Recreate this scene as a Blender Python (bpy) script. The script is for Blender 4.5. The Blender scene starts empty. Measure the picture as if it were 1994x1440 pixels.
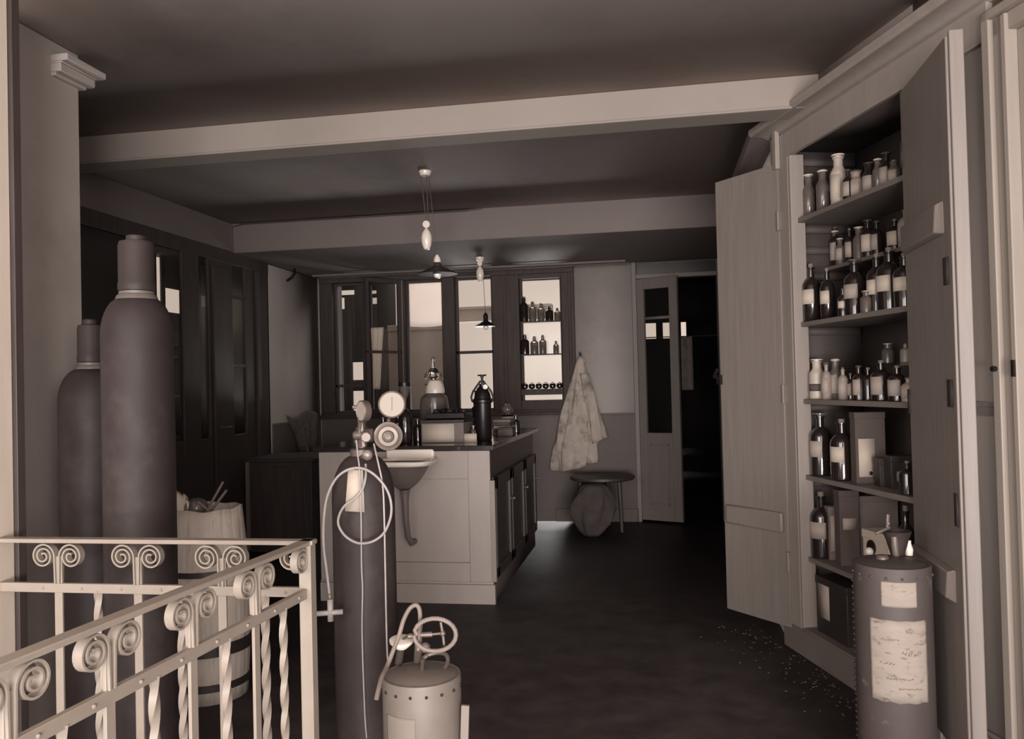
import bpy, bmesh, math, random
from math import sin, cos, pi, radians, sqrt, atan2
from mathutils import Vector, Matrix
random.seed(7)
scn = bpy.context.scene
col = scn.collection

# ------------------------------------------------------------------ camera
FPX, YAW, PITCH, ROLL, EYE = 1600.0, radians(10), radians(1.0), radians(1.4), 1.3
_f = Vector((-sin(YAW)*cos(PITCH), cos(YAW)*cos(PITCH), sin(PITCH)))
_r0 = Vector((cos(YAW), sin(YAW), 0)); _u0 = _r0.cross(_f)
_r = _r0*cos(ROLL) - _u0*sin(ROLL); _u = _r0*sin(ROLL) + _u0*cos(ROLL)
O = Vector((0, 0, EYE))
cd = bpy.data.cameras.new('camera'); cam = bpy.data.objects.new('camera', cd); col.objects.link(cam)
m3 = Matrix((_r, _u, -_f)).transposed()
cam.matrix_world = Matrix.Translation(O) @ m3.to_4x4()
cd.sensor_width = 36; cd.lens = FPX/1994*36; cd.clip_start = 0.02; cd.clip_end = 200
scn.camera = cam

# ------------------------------------------------------------------ world, daylight, exposure
w = bpy.data.worlds.new('sky'); scn.world = w; w.use_nodes = True
bg = w.node_tree.nodes['Background']; bg.inputs[0].default_value = (0.80, 0.655, 0.545, 1); bg.inputs[1].default_value = 0.95
scn.view_settings.view_transform = 'Standard'; scn.view_settings.look = 'None'
scn.view_settings.exposure = 0.0; scn.view_settings.gamma = 1.0; scn.view_settings.use_curve_mapping = False

def area(name, loc, target, sx, sy, energy, color=(1, .965, .95)):
    l = bpy.data.lights.new(name, 'AREA'); l.shape = 'RECTANGLE'; l.size = sx; l.size_y = sy; l.energy = energy; l.color = color
    o = bpy.data.objects.new(name, l); col.objects.link(o); o.location = loc
    o.rotation_euler = (Vector(target)-Vector(loc)).to_track_quat('-Z', 'Y').to_euler(); return o
# daylight from the wide glazed front of the building, far behind the camera: left part, right part; then an added unseen fill aimed up at the ceiling
area('daylight_front_left', (-2.6, -6.2, 2.35), (0.4, 4.0, 1.0), 2.6, 2.4, 215)
area('daylight_front_right', (2.2, -6.2, 2.35), (-1.2, 4.5, 1.0), 2.6, 2.4, 170)
area('ceiling_fill', (1.0, -4.2, .25), (-.2, 2.2, 2.6), 3.0, 1.6, 680)  # added unseen lamp, brightens the front ceiling
# added side fills, added low fill, then high sky light through the back windows
area('fill_side_right', (2.35, -1.9, 1.6), (-2.2, 2.9, 1.5), 1.3, 1.7, 80)  # added lamp out of view, brightens the left wall end
area('fill_side_left', (-2.5, -1.2, 1.6), (1.2, 2.9, 1.5), 1.2, 1.7, 52)  # added lamp out of view, brightens the open right cupboard door
area('fill_back_low', (-1.3, 12.2, .35), (-1.3, 4.8, 2.5), 3.0, .8, 330)  # added lamp hidden below the sill, lifts the rear ceiling
area('daylight_back', (-1.6, 10.2, 4.2), (-1.6, 6.5, .8), 3.0, 1.4, 90)

# ------------------------------------------------------------------ helpers
def ray(x, y): return _f + _r*(x-997)/FPX + _u*(720-y)/FPX
def at(x, y, d): return O + ray(x, y)*d
def atY(x, y, Y): v = ray(x, y); return O + v*(Y/v.y)
def atX(x, y, X): v = ray(x, y); return O + v*(X/v.x)
def atZ(x, y, z): v = ray(x, y); return O + v*((z-EYE)/v.z)

def lin(c):
    c /= 255.0
    return c/12.92 if c <= .04045 else ((c+.055)/1.055)**2.4
MATS = {}
def mat(name, rgb, rough=.6, var=.12, scale=6, bump=0.0, metal=0.0, trans=0.0, coat=0.0, stretch=(1, 1, 1), stain=None, ior=1.45, trl=0.0):
    """procedural principled material; rgb in display values; noise varies colour, optional stains of their own colour"""
    m = bpy.data.materials.new(name); m.use_nodes = True; nt = m.node_tree; b = nt.nodes['Principled BSDF']
    c = [lin(v) for v in rgb]
    tc = nt.nodes.new('ShaderNodeTexCoord'); mp = nt.nodes.new('ShaderNodeMapping'); mp.inputs['Scale'].default_value = stretch
    nt.links.new(tc.outputs['Object'], mp.inputs['Vector'])
    n = nt.nodes.new('ShaderNodeTexNoise'); n.inputs['Scale'].default_value = scale; n.inputs['Detail'].default_value = 6; n.inputs['Roughness'].default_value = .6
    nt.links.new(mp.outputs[0], n.inputs['Vector'])
    r = nt.nodes.new('ShaderNodeValToRGB'); r.color_ramp.elements[0].position = .3; r.color_ramp.elements[1].position = .7
    r.color_ramp.elements[0].color = [min(1, v*(1-var)) for v in c]+[1]; r.color_ramp.elements[1].color = [min(1, v*(1+var)) for v in c]+[1]
    nt.links.new(n.outputs['Fac'], r.inputs['Fac']); out = r.outputs['Color']
    if stain:
        srgb, sscale, lo, hi = stain
        n2 = nt.nodes.new('ShaderNodeTexNoise'); n2.inputs['Scale'].default_value = sscale; n2.inputs['Detail'].default_value = 8; n2.inputs['Roughness'].default_value = .7
        nt.links.new(mp.outputs[0], n2.inputs['Vector'])
        r2 = nt.nodes.new('ShaderNodeValToRGB'); r2.color_ramp.elements[0].position = lo; r2.color_ramp.elements[1].position = hi
        r2.color_ramp.elements[0].color = (0, 0, 0, 1); r2.color_ramp.elements[1].color = (1, 1, 1, 1)
        nt.links.new(n2.outputs['Fac'], r2.inputs['Fac'])
        mx = nt.nodes.new('ShaderNodeMixRGB'); nt.links.new(r2.outputs['Color'], mx.inputs[0]); nt.links.new(out, mx.inputs[1])
        mx.inputs[2].default_value = [lin(v) for v in srgb]+[1]; out = mx.outputs[0]
    nt.links.new(out, b.inputs['Base Color'])
    b.inputs['Roughness'].default_value = rough; b.inputs['Metallic'].default_value = metal; b.inputs['IOR'].default_value = ior
    b.inputs['Specular IOR Level'].default_value = .25 if name[:5] in ('steel', 'cap_s', 'windo', 'floor') else .5
    b.inputs['Transmission Weight'].default_value = trans; b.inputs['Coat Weight'].default_value = coat
    if bump:
        bp = nt.nodes.new('ShaderNodeBump'); bp.inputs['Strength'].default_value = bump; bp.inputs['Distance'].default_value = .01
        nt.links.new(n.outputs['Fac'], bp.inputs['Height']); nt.links.new(bp.outputs[0], b.inputs['Normal'])
    if trl:
        t = nt.nodes.new('ShaderNodeBsdfTranslucent'); nt.links.new(out, t.inputs[0]); ms = nt.nodes.new('ShaderNodeMixShader'); ms.inputs[0].default_value = trl
        o = nt.nodes['Material Output']; nt.links.new(b.outputs[0], ms.inputs[1]); nt.links.new(t.outputs[0], ms.inputs[2]); nt.links.new(ms.outputs[0], o.inputs[0])
    MATS[name] = m; return m

def pane_mat():
    m = bpy.data.materials.new('window_glass'); m.use_nodes = True; nt = m.node_tree
    g = nt.nodes.new('ShaderNodeBsdfGlossy'); g.inputs['Roughness'].default_value = .25; g.inputs[0].default_value = (.9, .86, .83, 1)
    t = nt.nodes.new('ShaderNodeBsdfTransparent'); t.inputs[0].default_value = (.9, .9, .9, 1)
    fr = nt.nodes.new('ShaderNodeFresnel'); ge = nt.nodes.new('ShaderNodeNewGeometry'); mr = nt.nodes.new('ShaderNodeMapRange'); mr.inputs[3].default_value = 1.5; mr.inputs[4].default_value = 1/1.5
    nt.links.new(ge.outputs['Backfacing'], mr.inputs[0]); nt.links.new(mr.outputs[0], fr.inputs[0])
    ms = nt.nodes.new('ShaderNodeMixShader'); nt.links.new(fr.outputs[0], ms.inputs[0]); nt.links.new(t.outputs[0], ms.inputs[1]); nt.links.new(g.outputs[0], ms.inputs[2])
    nt.links.new(ms.outputs[0], nt.nodes['Material Output'].inputs[0]); MATS['pane'] = m; return m

mat('plaster', (166, 155, 149), .8, .06, 2.2, .05, stain=((144, 132, 126), 1.4, .52, .8))
mat('plaster_dado', (104, 93, 89), .7, .07, 3, .05)
mat('ceiling', (182, 170, 164), .85, .07, 1.1, .03, stain=((150, 138, 132), .7, .5, .75))
mat('beam_paint', (130, 119, 111), .75, .05, 2, .03)
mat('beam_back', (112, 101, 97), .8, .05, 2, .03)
mat('post_paint', (196, 180, 166), .5, .05, 5, .05, stretch=(4, 4, .6))
mat('trim_paint', (136, 125, 116), .5, .05, 5, .05, stretch=(4, 4, .6))
mat('panel_paint', (140, 129, 122), .5, .07, 5, .05, stretch=(5, 5, .5))
mat('door_paint', (116, 106, 100), .5, .09, 6, .1, stretch=(8, 8, .5), stain=((112, 101, 95), 2.5, .55, .8))
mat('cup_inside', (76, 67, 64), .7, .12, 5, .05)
mat('shelf_paint', (108, 98, 92), .6, .08, 6, .05)
mat('dark_wood', (62, 53, 50), .5, .25, 5, .1, stretch=(7, 7, .6))
mat('window_wood', (70, 60, 57), .65, .2, 5, .1, stretch=(7, 7, .6))
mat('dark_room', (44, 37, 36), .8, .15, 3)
mat('floor', (52, 45, 44), .55, .35, 7, .25, stain=((66, 56, 52), 22, .64, .8))
mat('floor_dust', (92, 80, 74), .9, .35, 60, .6)
mat('iron_white', (142, 130, 119), .45, .06, 18, .08)
mat('steel_dark', (50, 42, 41), .6, .18, 5, .06, metal=.05, stain=((70, 61, 58), 5, .5, .85))
mat('steel_mid', (57, 49, 47), .5, .2, 6, .06, metal=.05, stain=((82, 72, 68), 7, .5, .85), stretch=(1, 1, .6))
mat('cap_steel', (55, 47, 45), .55, .12, 8, .04, metal=.05)
mat('neck_paint', (92, 83, 79), .5, .2, 14, .05)
mat('brass', (122, 110, 102), .4, .1, 20, .03, metal=.4)
mat('brass_dull', (104, 92, 86), .45, .15, 20, .04, metal=.4)
mat('dial', (150, 138, 127), .6, .03, 9)
mat('drum_light', (122, 111, 103), .5, .1, 9, .05, metal=.05, stain=((138, 124, 114), 6, .58, .8))
mat('drum_dark', (70, 61, 58), .6, .1, 8, .05, metal=.0, stain=((140, 128, 120), 9, .62, .82))
mat('rubber', (128, 114, 106), .55, .12, 30, .05)
mat('hose_pale', (150, 141, 137), .35, .1, 30)
mat('hose_dark', (70, 60, 58), .5, .1, 30)
mat('paper', (186, 171, 157), .8, .04, 16)
mat('drum_label', (132, 121, 112), .8, .06, 14)
mat('paper_worn', (142, 130, 120), .85, .07, 16, stain=((92, 81, 76), 26, .55, .68), stretch=(1, 1, 2.2))
mat('paper_dim', (158, 144, 134), .85, .06, 16)
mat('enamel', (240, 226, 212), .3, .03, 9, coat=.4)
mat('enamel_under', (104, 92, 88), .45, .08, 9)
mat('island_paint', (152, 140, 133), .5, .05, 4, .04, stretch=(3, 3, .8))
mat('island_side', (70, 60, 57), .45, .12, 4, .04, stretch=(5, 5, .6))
mat('counter', (46, 38, 37), .18, .15, 8, .02, coat=.5)
mat('amber', (34, 26, 25), .12, .1, 9, coat=.6)
mat('glass_clear', (232, 224, 216), .05, .02, 5, trans=1.0)
mat('glass_smoke', (128, 115, 108), .12, .1, 12, trans=.55)
mat('contents_white', (176, 162, 150), .4, .06, 25)
mat('contents_mid', (140, 126, 117), .4, .15, 25)
mat('porcelain', (216, 202, 188), .3, .04, 9, coat=.3)
mat('black_iron', (32, 26, 26), .35, .2, 12, .1, metal=.3)
mat('tin_dark', (52, 44, 42), .45, .2, 10, .05, metal=.2)
mat('card_dark', (82, 71, 67), .8, .12, 9, .05)
mat('card_mid', (112, 100, 93), .8, .1, 9, .05)
mat('coat_cloth', (176, 161, 150), .95, .12, 12, .2, stain=((116, 104, 97), 7, .5, .68))
mat('dark_cloth', (92, 81, 77), .9, .3, 14, .3)
mat('sack', (70, 61, 58), .95, .2, 12, .3)
mat('barrel', (180, 166, 154), .75, .14, 8, .25, stretch=(6, 6, .8), stain=((120, 106, 98), 8, .57, .72))
mat('hoop', (52, 44, 42), .5, .2, 12, .1, metal=.3)
mat('outside_wall', (186, 171, 160), .8, .06, 4, .05)
mat('blind', (240, 232, 226), .8, .03, 6, trl=.85)
mat('curtain', (246, 236, 224), .8, .03, 6, trl=.35)
mat('cord', (84, 74, 70), .6, .1, 9)
mat('bulb', (230, 222, 212), .15, .02, 5, coat=.5)
pane_mat()

# ---- mesh builder -------------------------------------------------
class MB:
    def __init__(s): s.v = []; s.f = []
    def add(s, vs, fs, M=None):
        k = len(s.v)
        s.v += [(M @ Vector(p)) if M is not None else Vector(p) for p in vs]; s.f += [[i+k for i in f] for f in fs]; return s
    def box(s, a, b, M=None):
        x0, y0, z0 = a; x1, y1, z1 = b
        if x0 > x1: x0, x1 = x1, x0
        if y0 > y1: y0, y1 = y1, y0
        if z0 > z1: z0, z1 = z1, z0
        return s.add([(x0,y0,z0),(x1,y0,z0),(x1,y1,z0),(x0,y1,z0),(x0,y0,z1),(x1,y0,z1),(x1,y1,z1),(x0,y1,z1)],
                     [(0,3,2,1),(4,5,6,7),(0,1,5,4),(1,2,6,5),(2,3,7,6),(3,0,4,7)], M)
    def prism(s, poly, z0, z1, M=None):
        n = len(poly); a = sum(poly[i][0]*poly[(i+1)%n][1]-poly[(i+1)%n][0]*poly[i][1] for i in range(n))
        if a < 0: poly = poly[::-1]
        vs = [(p[0], p[1], z0) for p in poly]+[(p[0], p[1], z1) for p in poly]
        return s.add(vs, [list(range(n))[::-1], list(range(n, 2*n))]+[(i, (i+1)%n, n+(i+1)%n, n+i) for i in range(n)], M)
    def lathe(s, prof, c=(0,0,0), n=28, axis='z', M=None):
        """prof: (r, h) pairs bottom to top; ends close when r == 0 or get capped"""
        vs = []; fs = []
        for r, h in prof:
            for i in range(n):
                a = 2*pi*i/n; vs.append((r*cos(a), r*sin(a), h))
        for j in range(len(prof)-1):
            for i in range(n):
                fs.append((j*n+i, j*n+(i+1)%n, (j+1)*n+(i+1)%n, (j+1)*n+i))
        fs.append(list(range(n))[::-1]); fs.append([(len(prof)-1)*n+i for i in range(n)])
        T = Matrix.Translation(Vector(c))
        if axis == 'x': T = T @ Matrix.Rotation(pi/2, 4, 'Y')
        elif axis == 'y': T = T @ Matrix.Rotation(-pi/2, 4, 'X')
        elif not isinstance(axis, str): T = T @ Vector((0,0,1)).rotation_difference(Vector(axis)).to_matrix().to_4x4()
        return s.add(vs, fs, (M @ T) if M is not None else T)
    def cyl(s, p, q, r, n=16, r2=None):
        p = Vector(p); q = Vector(q); d = q-p
        return s.lathe([(r, 0), (r if r2 is None else r2, d.length)], p, n, tuple(d.normalized()))
    def sphere(s, c, r, n=16, sq=(1,1,1)):
        m = n//2; pr = [(max(1e-4, r*sin(pi*i/m)), -r*cos(pi*i/m)) for i in range(m+1)]
        k = len(s.v); s.lathe(pr, (0,0,0), n)
        for i in range(k, len(s.v)):
            v = s.v[i]; s.v[i] = Vector((v.x*sq[0]+c[0], v.y*sq[1]+c[1], v.z*sq[2]+c[2]))
        return s
    def tube(s, pts, r, n=8, closed=False):
        pts = [Vector(p) for p in pts]; N = len(pts); vs = []; fs = []; up = None
        for i, p in enumerate(pts):
            if closed: t = pts[(i+1)%N]-pts[i-1]
            else: t = pts[min(i+1, N-1)]-pts[max(i-1, 0)]
            t = t.normalized() if t.length > 1e-9 else Vector((0,0,1))
            if up is None:
                up = Vector((0,0,1)) if abs(t.z) < .9 else Vector((1,0,0))
            a = t.cross(up)
            if a.length < 1e-5: a = t.orthogonal()
            a.normalize(); b = a.cross(t).normalized(); up = b
            rr = r[i] if isinstance(r, (list, tuple)) else r
            for k in range(n):
                th = 2*pi*k/n; vs.append(p+a*cos(th)*rr+b*sin(th)*rr)
        L = N if closed else N-1
        for i in range(L):
            j = (i+1) % N
            for k in range(n): fs.append((i*n+k, i*n+(k+1)%n, j*n+(k+1)%n, j*n+k))
        if not closed: fs += [list(range(n))[::-1], [(N-1)*n+k for k in range(n)]]
        return s.add(vs, fs)
    def ribbon(s, pts, wdir, w, t, closed=False):
        """flat bar following pts, width w along wdir, thickness t"""
        pts = [Vector(p) for p in pts]; wd = Vector(wdir).normalized(); vs = []; fs = []; N = len(pts)
        for i, p in enumerate(pts):
            d = (pts[min(i+1, N-1)]-pts[max(i-1, 0)]).normalized(); nrm = d.cross(wd).normalized()
            for a, b in ((-1,-1),(1,-1),(1,1),(-1,1)): vs.append(p+wd*a*w/2+nrm*b*t/2)
        for i in range(N-1):
            for k in range(4): fs.append((i*4+k, i*4+(k+1)%4, i*4+4+(k+1)%4, i*4+4+k))
        fs += [[3,2,1,0], [(N-1)*4+k for k in range(4)]]
        return s.add(vs, fs)
    def grid(s, nu, nv, fn, closed_u=False):
        vs = [fn(i/(nu if closed_u else nu-1), j/(nv-1)) for j in range(nv) for i in range(nu)]
        fs = []
        for j in range(nv-1):
            for i in range(nu if closed_u else nu-1):
                fs.append((j*nu+i, j*nu+(i+1)%nu, (j+1)*nu+(i+1)%nu, (j+1)*nu+i))
        return s.add(vs, fs)
    def mesh(s, name, M=None, smooth=True):
        me = bpy.data.meshes.new(name); vs = [(M @ v) if M is not None else v for v in s.v]
        me.from_pydata([tuple(v) for v in vs], [], s.f)
        bm = bmesh.new(); bm.from_mesh(me)
        bmesh.ops.recalc_face_normals(bm, faces=bm.faces)
        for e in bm.edges:
            if len(e.link_faces) == 2 and e.calc_face_angle(0) > radians(38): e.smooth = False
        bm.to_mesh(me); bm.free()
        if smooth:
            for p in me.polygons: p.use_smooth = True
        return me

WM = {}
def empty(name, loc, rz=0.0, M=None):
    o = bpy.data.objects.new(name, None); col.objects.link(o); o.empty_display_size = .1
    mw = M if M is not None else Matrix.Translation(Vector(loc)) @ Matrix.Rotation(rz, 4, 'Z')
    o.matrix_world = mw; WM[o.name] = mw; return o
def obj(name, mb, m, parent=None, bevel=0.0, M=None, solid=0.0, sub=0):
    """M maps the builder's coordinates to the world"""
    M = M if M is not None else Matrix.Identity(4)
    if parent is not None:
        pm = WM[parent.name]; me = mb.mesh(name, pm.inverted() @ M)
        o = bpy.data.objects.new(name, me); col.objects.link(o); o.parent = parent; WM[o.name] = pm
    else:
        ws = [M @ v for v in mb.v]
        c = Vector(((min(v.x for v in ws)+max(v.x for v in ws))/2, (min(v.y for v in ws)+max(v.y for v in ws))/2, min(v.z for v in ws)))
        T = Matrix.Translation(c); me = mb.mesh(name, T.inverted() @ M)
        o = bpy.data.objects.new(name, me); col.objects.link(o); o.location = c; WM[o.name] = T
    me.materials.append(MATS[m])
    if m == 'pane':
        for p in me.polygons: p.use_smooth = False
    if solid:
        k = o.modifiers.new('solidify', 'SOLIDIFY'); k.thickness = solid; k.offset = 0
    if sub:
        k = o.modifiers.new('subdivision', 'SUBSURF'); k.levels = sub; k.render_levels = sub
    if bevel:
        b = o.modifiers.new('bevel', 'BEVEL'); b.width = bevel; b.segments = 2; b.limit_method = 'ANGLE'; b.angle_limit = radians(35)
    return o
def tag(o, label, cat, group=None, kind=None):
    if label: o['label'] = label
    if cat: o['category'] = cat
    if group: o['group'] = group
    if kind: o['kind'] = kind
    return o
def struct(name, mb, m, bevel=0.0, M=None, label=None, cat=None, parent=None):
    o = obj(name, mb, m, parent, bevel, M)
    if parent is None:
        o['kind'] = 'structure'
        if label: o['label'] = label; o['category'] = cat
    return o

CEIL, B1Z, B2Z = 2.63, 2.485, 2.395
# wall with the cupboard: its own frame, u runs along the wall towards the camera, w goes into the wall
TH = radians(18.2); C0 = Vector((.598, 4.191, 0))
DU = Vector((sin(TH), -cos(TH), 0)); DW = Vector((cos(TH), sin(TH), 0))
MC = Matrix(((DU.x, DW.x, 0, C0.x), (DU.y, DW.y, 0, C0.y), (0, 0, 1, 0), (0, 0, 0, 1)))
def uw(p): q = p-C0; return q.dot(DU), q.dot(DW)

# ================================================================== the setting
struct('floor', MB().box((-5.2, -2.7, -.12), (3.2, 13, 0)), 'floor', label='dark brown boarded floor of the laboratory', cat='floor')
struct('ceiling', MB().box((-3.5, -2.7, CEIL), (3.0, 6.05, CEIL+.12)), 'ceiling', label='grey plaster ceiling with a soft uneven tone', cat='ceiling')
struct('trim_1', MB().box((-3.3, 3.77, B1Z), (.735, 3.93, CEIL)).box((-3.3, 3.765, B1Z-.0), (.735, 3.775, B1Z+.012)), 'beam_paint', .004, label='pale ceiling beam crossing in front of the cupboard', cat='beam')
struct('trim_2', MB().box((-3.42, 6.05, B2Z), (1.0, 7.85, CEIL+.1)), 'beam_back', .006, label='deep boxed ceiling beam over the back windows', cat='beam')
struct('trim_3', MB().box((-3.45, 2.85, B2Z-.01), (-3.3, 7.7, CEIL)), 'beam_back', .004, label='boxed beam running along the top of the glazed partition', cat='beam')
# left stub wall (pilaster) with its moulded capital
struct('wall_left', MB().box((-3.6, 2.5, 0), (-2.2, 2.86, CEIL)), 'plaster', .004, label='grey plaster wall end on the left with a moulded capital', cat='wall')
cap = MB()
for z0, z1, e in ((2.515, 2.53, .02), (2.53, 2.562, .042), (2.562, 2.57, .048), (2.57, 2.596, .07)):
    cap.box((-2.5, 2.71, z0-.02), (-2.2+e, 2.86+e, z1-.02))
struct('trim_4', cap, 'plaster', .005, label='moulded capital block near the top of the left wall end', cat='capital')
# pale painted post at the left edge, where the stair railing ends
struct('trim_5', MB().box((-2.06, 2.0, 0), (-1.845, 2.10, CEIL)), 'post_paint', .004, label='pale painted post at the left edge where the railing ends', cat='post')
struct('shadow_strip', MB().box((-1.90, 2.10, 0), (-1.832, 2.13, CEIL)), 'dark_wood', .002, label='thin dark strip standing in for the shadow gap beside the pale post', cat='trim')  # dark strip put where only the gap's shadow lies
# angled right wall that holds the cupboard (opening u .14-1.10)
wr = MB()
wr.box((-.02, 0, 0), (.10, .12, CEIL)); wr.box((1.10, 0, 0), (1.49, .12, CEIL)); wr.box((.10, 0, 2.40), (1.10, .12, CEIL))
wr.box((2.45, 0, 0), (7.2, .12, CEIL)); wr.box((1.49, 0, 2.38), (2.45, .12, CEIL))
struct('wall_right', wr, 'panel_paint', M=MC, label='painted boarded wall around the open cupboard', cat='wall')
struct('wall_passage', MB().box((.6, 4.2, 0), (.75, 7.7, CEIL)), 'plaster', label='plain wall running back behind the open cupboard door', cat='wall')
# cornice along both walls
def cornice(x0, x1, M):
    prof = [(0, 2.455), (-.012, 2.455), (-.012, 2.47), (-.03, 2.474), (-.034, 2.478), (-.06, 2.486), (-.095, 2.488), (-.108, 2.482), (-.116, 2.482), (-.116, 2.492), (-.123, 2.495), (-.123, 2.517), (-.118, 2.522), (0, 2.56)]
    mb = MB(); n = len(prof)
    mb.add([(x0, a, b) for a, b in prof]+[(x1, a, b) for a, b in prof], [list(range(n)), list(range(n, 2*n))[::-1]]+[(i, n+i, n+(i+1)%n, (i+1)%n) for i in range(n)])
    return mb
struct('trim_7', cornice(-.02, 7.2, None), 'panel_paint', M=MC, label='moulded cornice above the open cupboard', cat='cornice')
MP = Matrix(((0, 1, 0, .6), (-1, 0, 0, 0), (0, 0, 1, 0), (0, 0, 0, 1)))   # u = -Y along the passage wall
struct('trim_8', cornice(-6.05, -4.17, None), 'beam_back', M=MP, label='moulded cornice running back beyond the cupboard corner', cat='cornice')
# panel mouldings, dado and skirting on the boarded wall right of the cupboard
t = MB()
t.box((1.16, -.012, 2.345), (1.465, 0, 2.36)); t.box((1.452, -.012, .16), (1.465, 0, 2.345)); t.box((1.16, -.012, .16), (1.172, 0, 2.345))
t.box((1.172, -.010, 1.19), (1.452, 0, 1.205)); t.box((1.172, -.006, 1.16), (1.452, 0, 1.19))
struct('trim_9', t, 'panel_paint', .002, M=MC, label='panel mouldings on the wall right of the cupboard', cat='moulding')
struct('baseboard_right', MB().box((1.10, -.02, 0), (1.49, 0, .13)).box((1.10, -.012, .13), (1.49, 0, .145)), 'panel_paint', .003, M=MC, label='painted skirting board right of the cupboard', cat='baseboard')
# door at the right edge of the picture
t = MB()
t.box((1.49, -.045, 0), (1.522, .02, 2.415)); t.box((1.522, -.028, 0), (1.565, .02, 2.415)); t.box((1.565, -.04, 0), (1.585, .02, 2.38))
t.box((1.49, -.045, 2.385), (2.5, .02, 2.415)); t.box((1.522, -.028, 2.33), (2.46, .02, 2.385)); t.box((2.4, -.04, 0), (2.46, .02, 2.415))
d2 = struct('door_2', t, 'trim_paint', .003, M=MC, label='pale moulded door casing at the right edge', cat='door')
t = MB(); t.box((1.585, .0, .01), (2.40, .04, 2.33))
for (a, b, c, d) in ((1.70, .22, 2.28, 1.0), (1.70, 1.15, 2.28, 2.2)):
    t.box((a, -.012, b), (c, 0, b+.02)); t.box((a, -.012, d-.02), (c, 0, d)); t.box((a, -.012, b), (a+.02, 0, d)); t.box((c-.02, -.012, b), (c, 0, d))
obj('door_leaf', t, 'trim_paint', d2, .003, M=MC)
t = MB(); t.box((1.571, -.048, 1.285), (1.582, -.038, 1.335)); t.lathe([(.008, 0), (.009, .01), (.006, .02)], (1.507, -.06, 1.31), 12, 'y')
obj('catch', t, 'black_iron', d2, M=MC)

# back wall
YB = 7.7
bw = MB()
bw.box((-3.45, YB, 0), (-3.28, YB+.15, 2.4)); bw.box((-3.28, YB, 0), (-.75, YB+.15, 1.0)); bw.box((-.75, YB, 0), (-.21, YB+.15, 2.4)); bw.box((.57, YB, 0), (.75, YB+.15, 2.4))
struct('wall_back', bw, 'plaster', label='plaster back wall between the windows and the doorway', cat='wall')
struct('trim_10', MB().box((-3.28, YB-.012, 0), (-.2, YB, .985)).box((-3.28, YB-.02, .985), (-.2, YB, 1.005)), 'plaster_dado', .002, label='darker painted dado across the back wall', cat='dado')
struct('wall_side', MB().box((-3.42, 6.62, 0), (-3.3, 7.7, B2Z)), 'plaster', label='plaster return wall between partition and back window', cat='wall')
struct('trim_11', MB().box((-3.3, 6.66, 0), (-3.288, 7.69, .985)).box((-3.3, 6.66, .985), (-3.28, 7.69, 1.005)), 'plaster_dado', .002, label='darker painted dado on the return wall', cat='dado')
struct('baseboard_back', MB().box((-.97, YB-.03, 0), (-.2, YB-.012, .12)), 'plaster_dado', .002, label='skirting board under the dado by the doorway', cat='baseboard')

# ---- back windows ---------------------------------------------------
def frame_rect(mb, x0, x1, z0, z1, s, y0, y1, M=None):
    mb.box((x0, y0, z0), (x0+s, y1, z1), M); mb.box((x1-s, y0, z0), (x1, y1, z1), M)
    mb.box((x0+s, y0, z0), (x1-s, y1, z0+s), M); mb.box((x0+s, y0, z1-s), (x1-s, y1, z1), M)
wf = MB(); wf.box((-3.27, YB-.05, 2.335), (-.745, YB+.12, 2.40)); wf.box((-3.27, YB-.05, 1.0), (-.745, YB+.12, 1.05))
wf.box((-3.29, YB-.08, 1.0), (-.73, YB-.0, 1.03)); wf.box((-3.27, YB-.07, 2.385), (-.73, YB, 2.40))
for a, b in ((-3.27, -3.14), (-2.83, -2.78), (-2.45, -2.40), (-2.02, -1.90), (-1.53, -1.27), (-.865, -.745)):
    wf.box((a, YB-.04, 1.05), (b, YB+.11, 2.335))
wf.box((-1.42, YB-.055, 1.05), (-1.39, YB-.04, 2.335)); wf.box((-.80, YB-.06, 1.05), (-.775, YB-.04, 2.335))
win = struct('window_1', wf, 'window_wood', .004, label='dark wooden window frame filling the back wall', cat='window')
def light(x0, x1, z0, z1, bars=()):
    s = MB(); frame_rect(s, x0, x1, z0, z1, .022, YB+.03, YB+.07)
    for z in bars: s.box((x0, YB+.03, z-.014), (x1, YB+.07, z+.014))
    f = obj('sash', s, 'window_wood', win, .002)
    obj('pane', MB().box((x0+.02, YB+.048, z0+.02), (x1-.02, YB+.052, z1-.02)), 'pane', f)
light(-3.14, -2.83, 1.05, 2.335, (1.32,)); light(-2.78, -2.45, 1.05, 2.335); light(-2.40, -2.02, 1.05, 2.335)
light(-1.90, -1.53, 1.05, 2.335, (1.614,)); light(-1.27, -.865, 1.10, 2.30)
obj('rail', MB().box((-1.27, YB-.03, 1.05), (-.865, YB+.10, 1.14)).box((-1.27, YB-.03, 2.29), (-.865, YB+.10, 2.335)), 'window_wood', win, .003)
# casement standing open into the room
cs = empty('casement', (0, 0, 0)); bpy.data.objects.remove(cs)
Mcs = Matrix.Translation((-2.44, YB-.05, 0)) @ Matrix.Rotation(radians(-128), 4, 'Z')
s = MB(); frame_rect(s, 0, .40, 1.06, 2.33, .035, 0, .035); s.box((0, 0, 1.62), (.40, .035, 1.645))
obj('edge_strip', MB().box((-2.43, YB-.06, 1.05), (-2.412, YB-.04, 2.33)), 'trim_paint', win, .002)  # pale strip imitates the sunlit edge of the jamb
cas = obj('casement', s, 'window_wood', win, .003, M=Mcs)
obj('pane', MB().box((.03, .015, 1.09), (.37, .019, 2.30)), 'pane', cas, M=Mcs)
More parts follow.
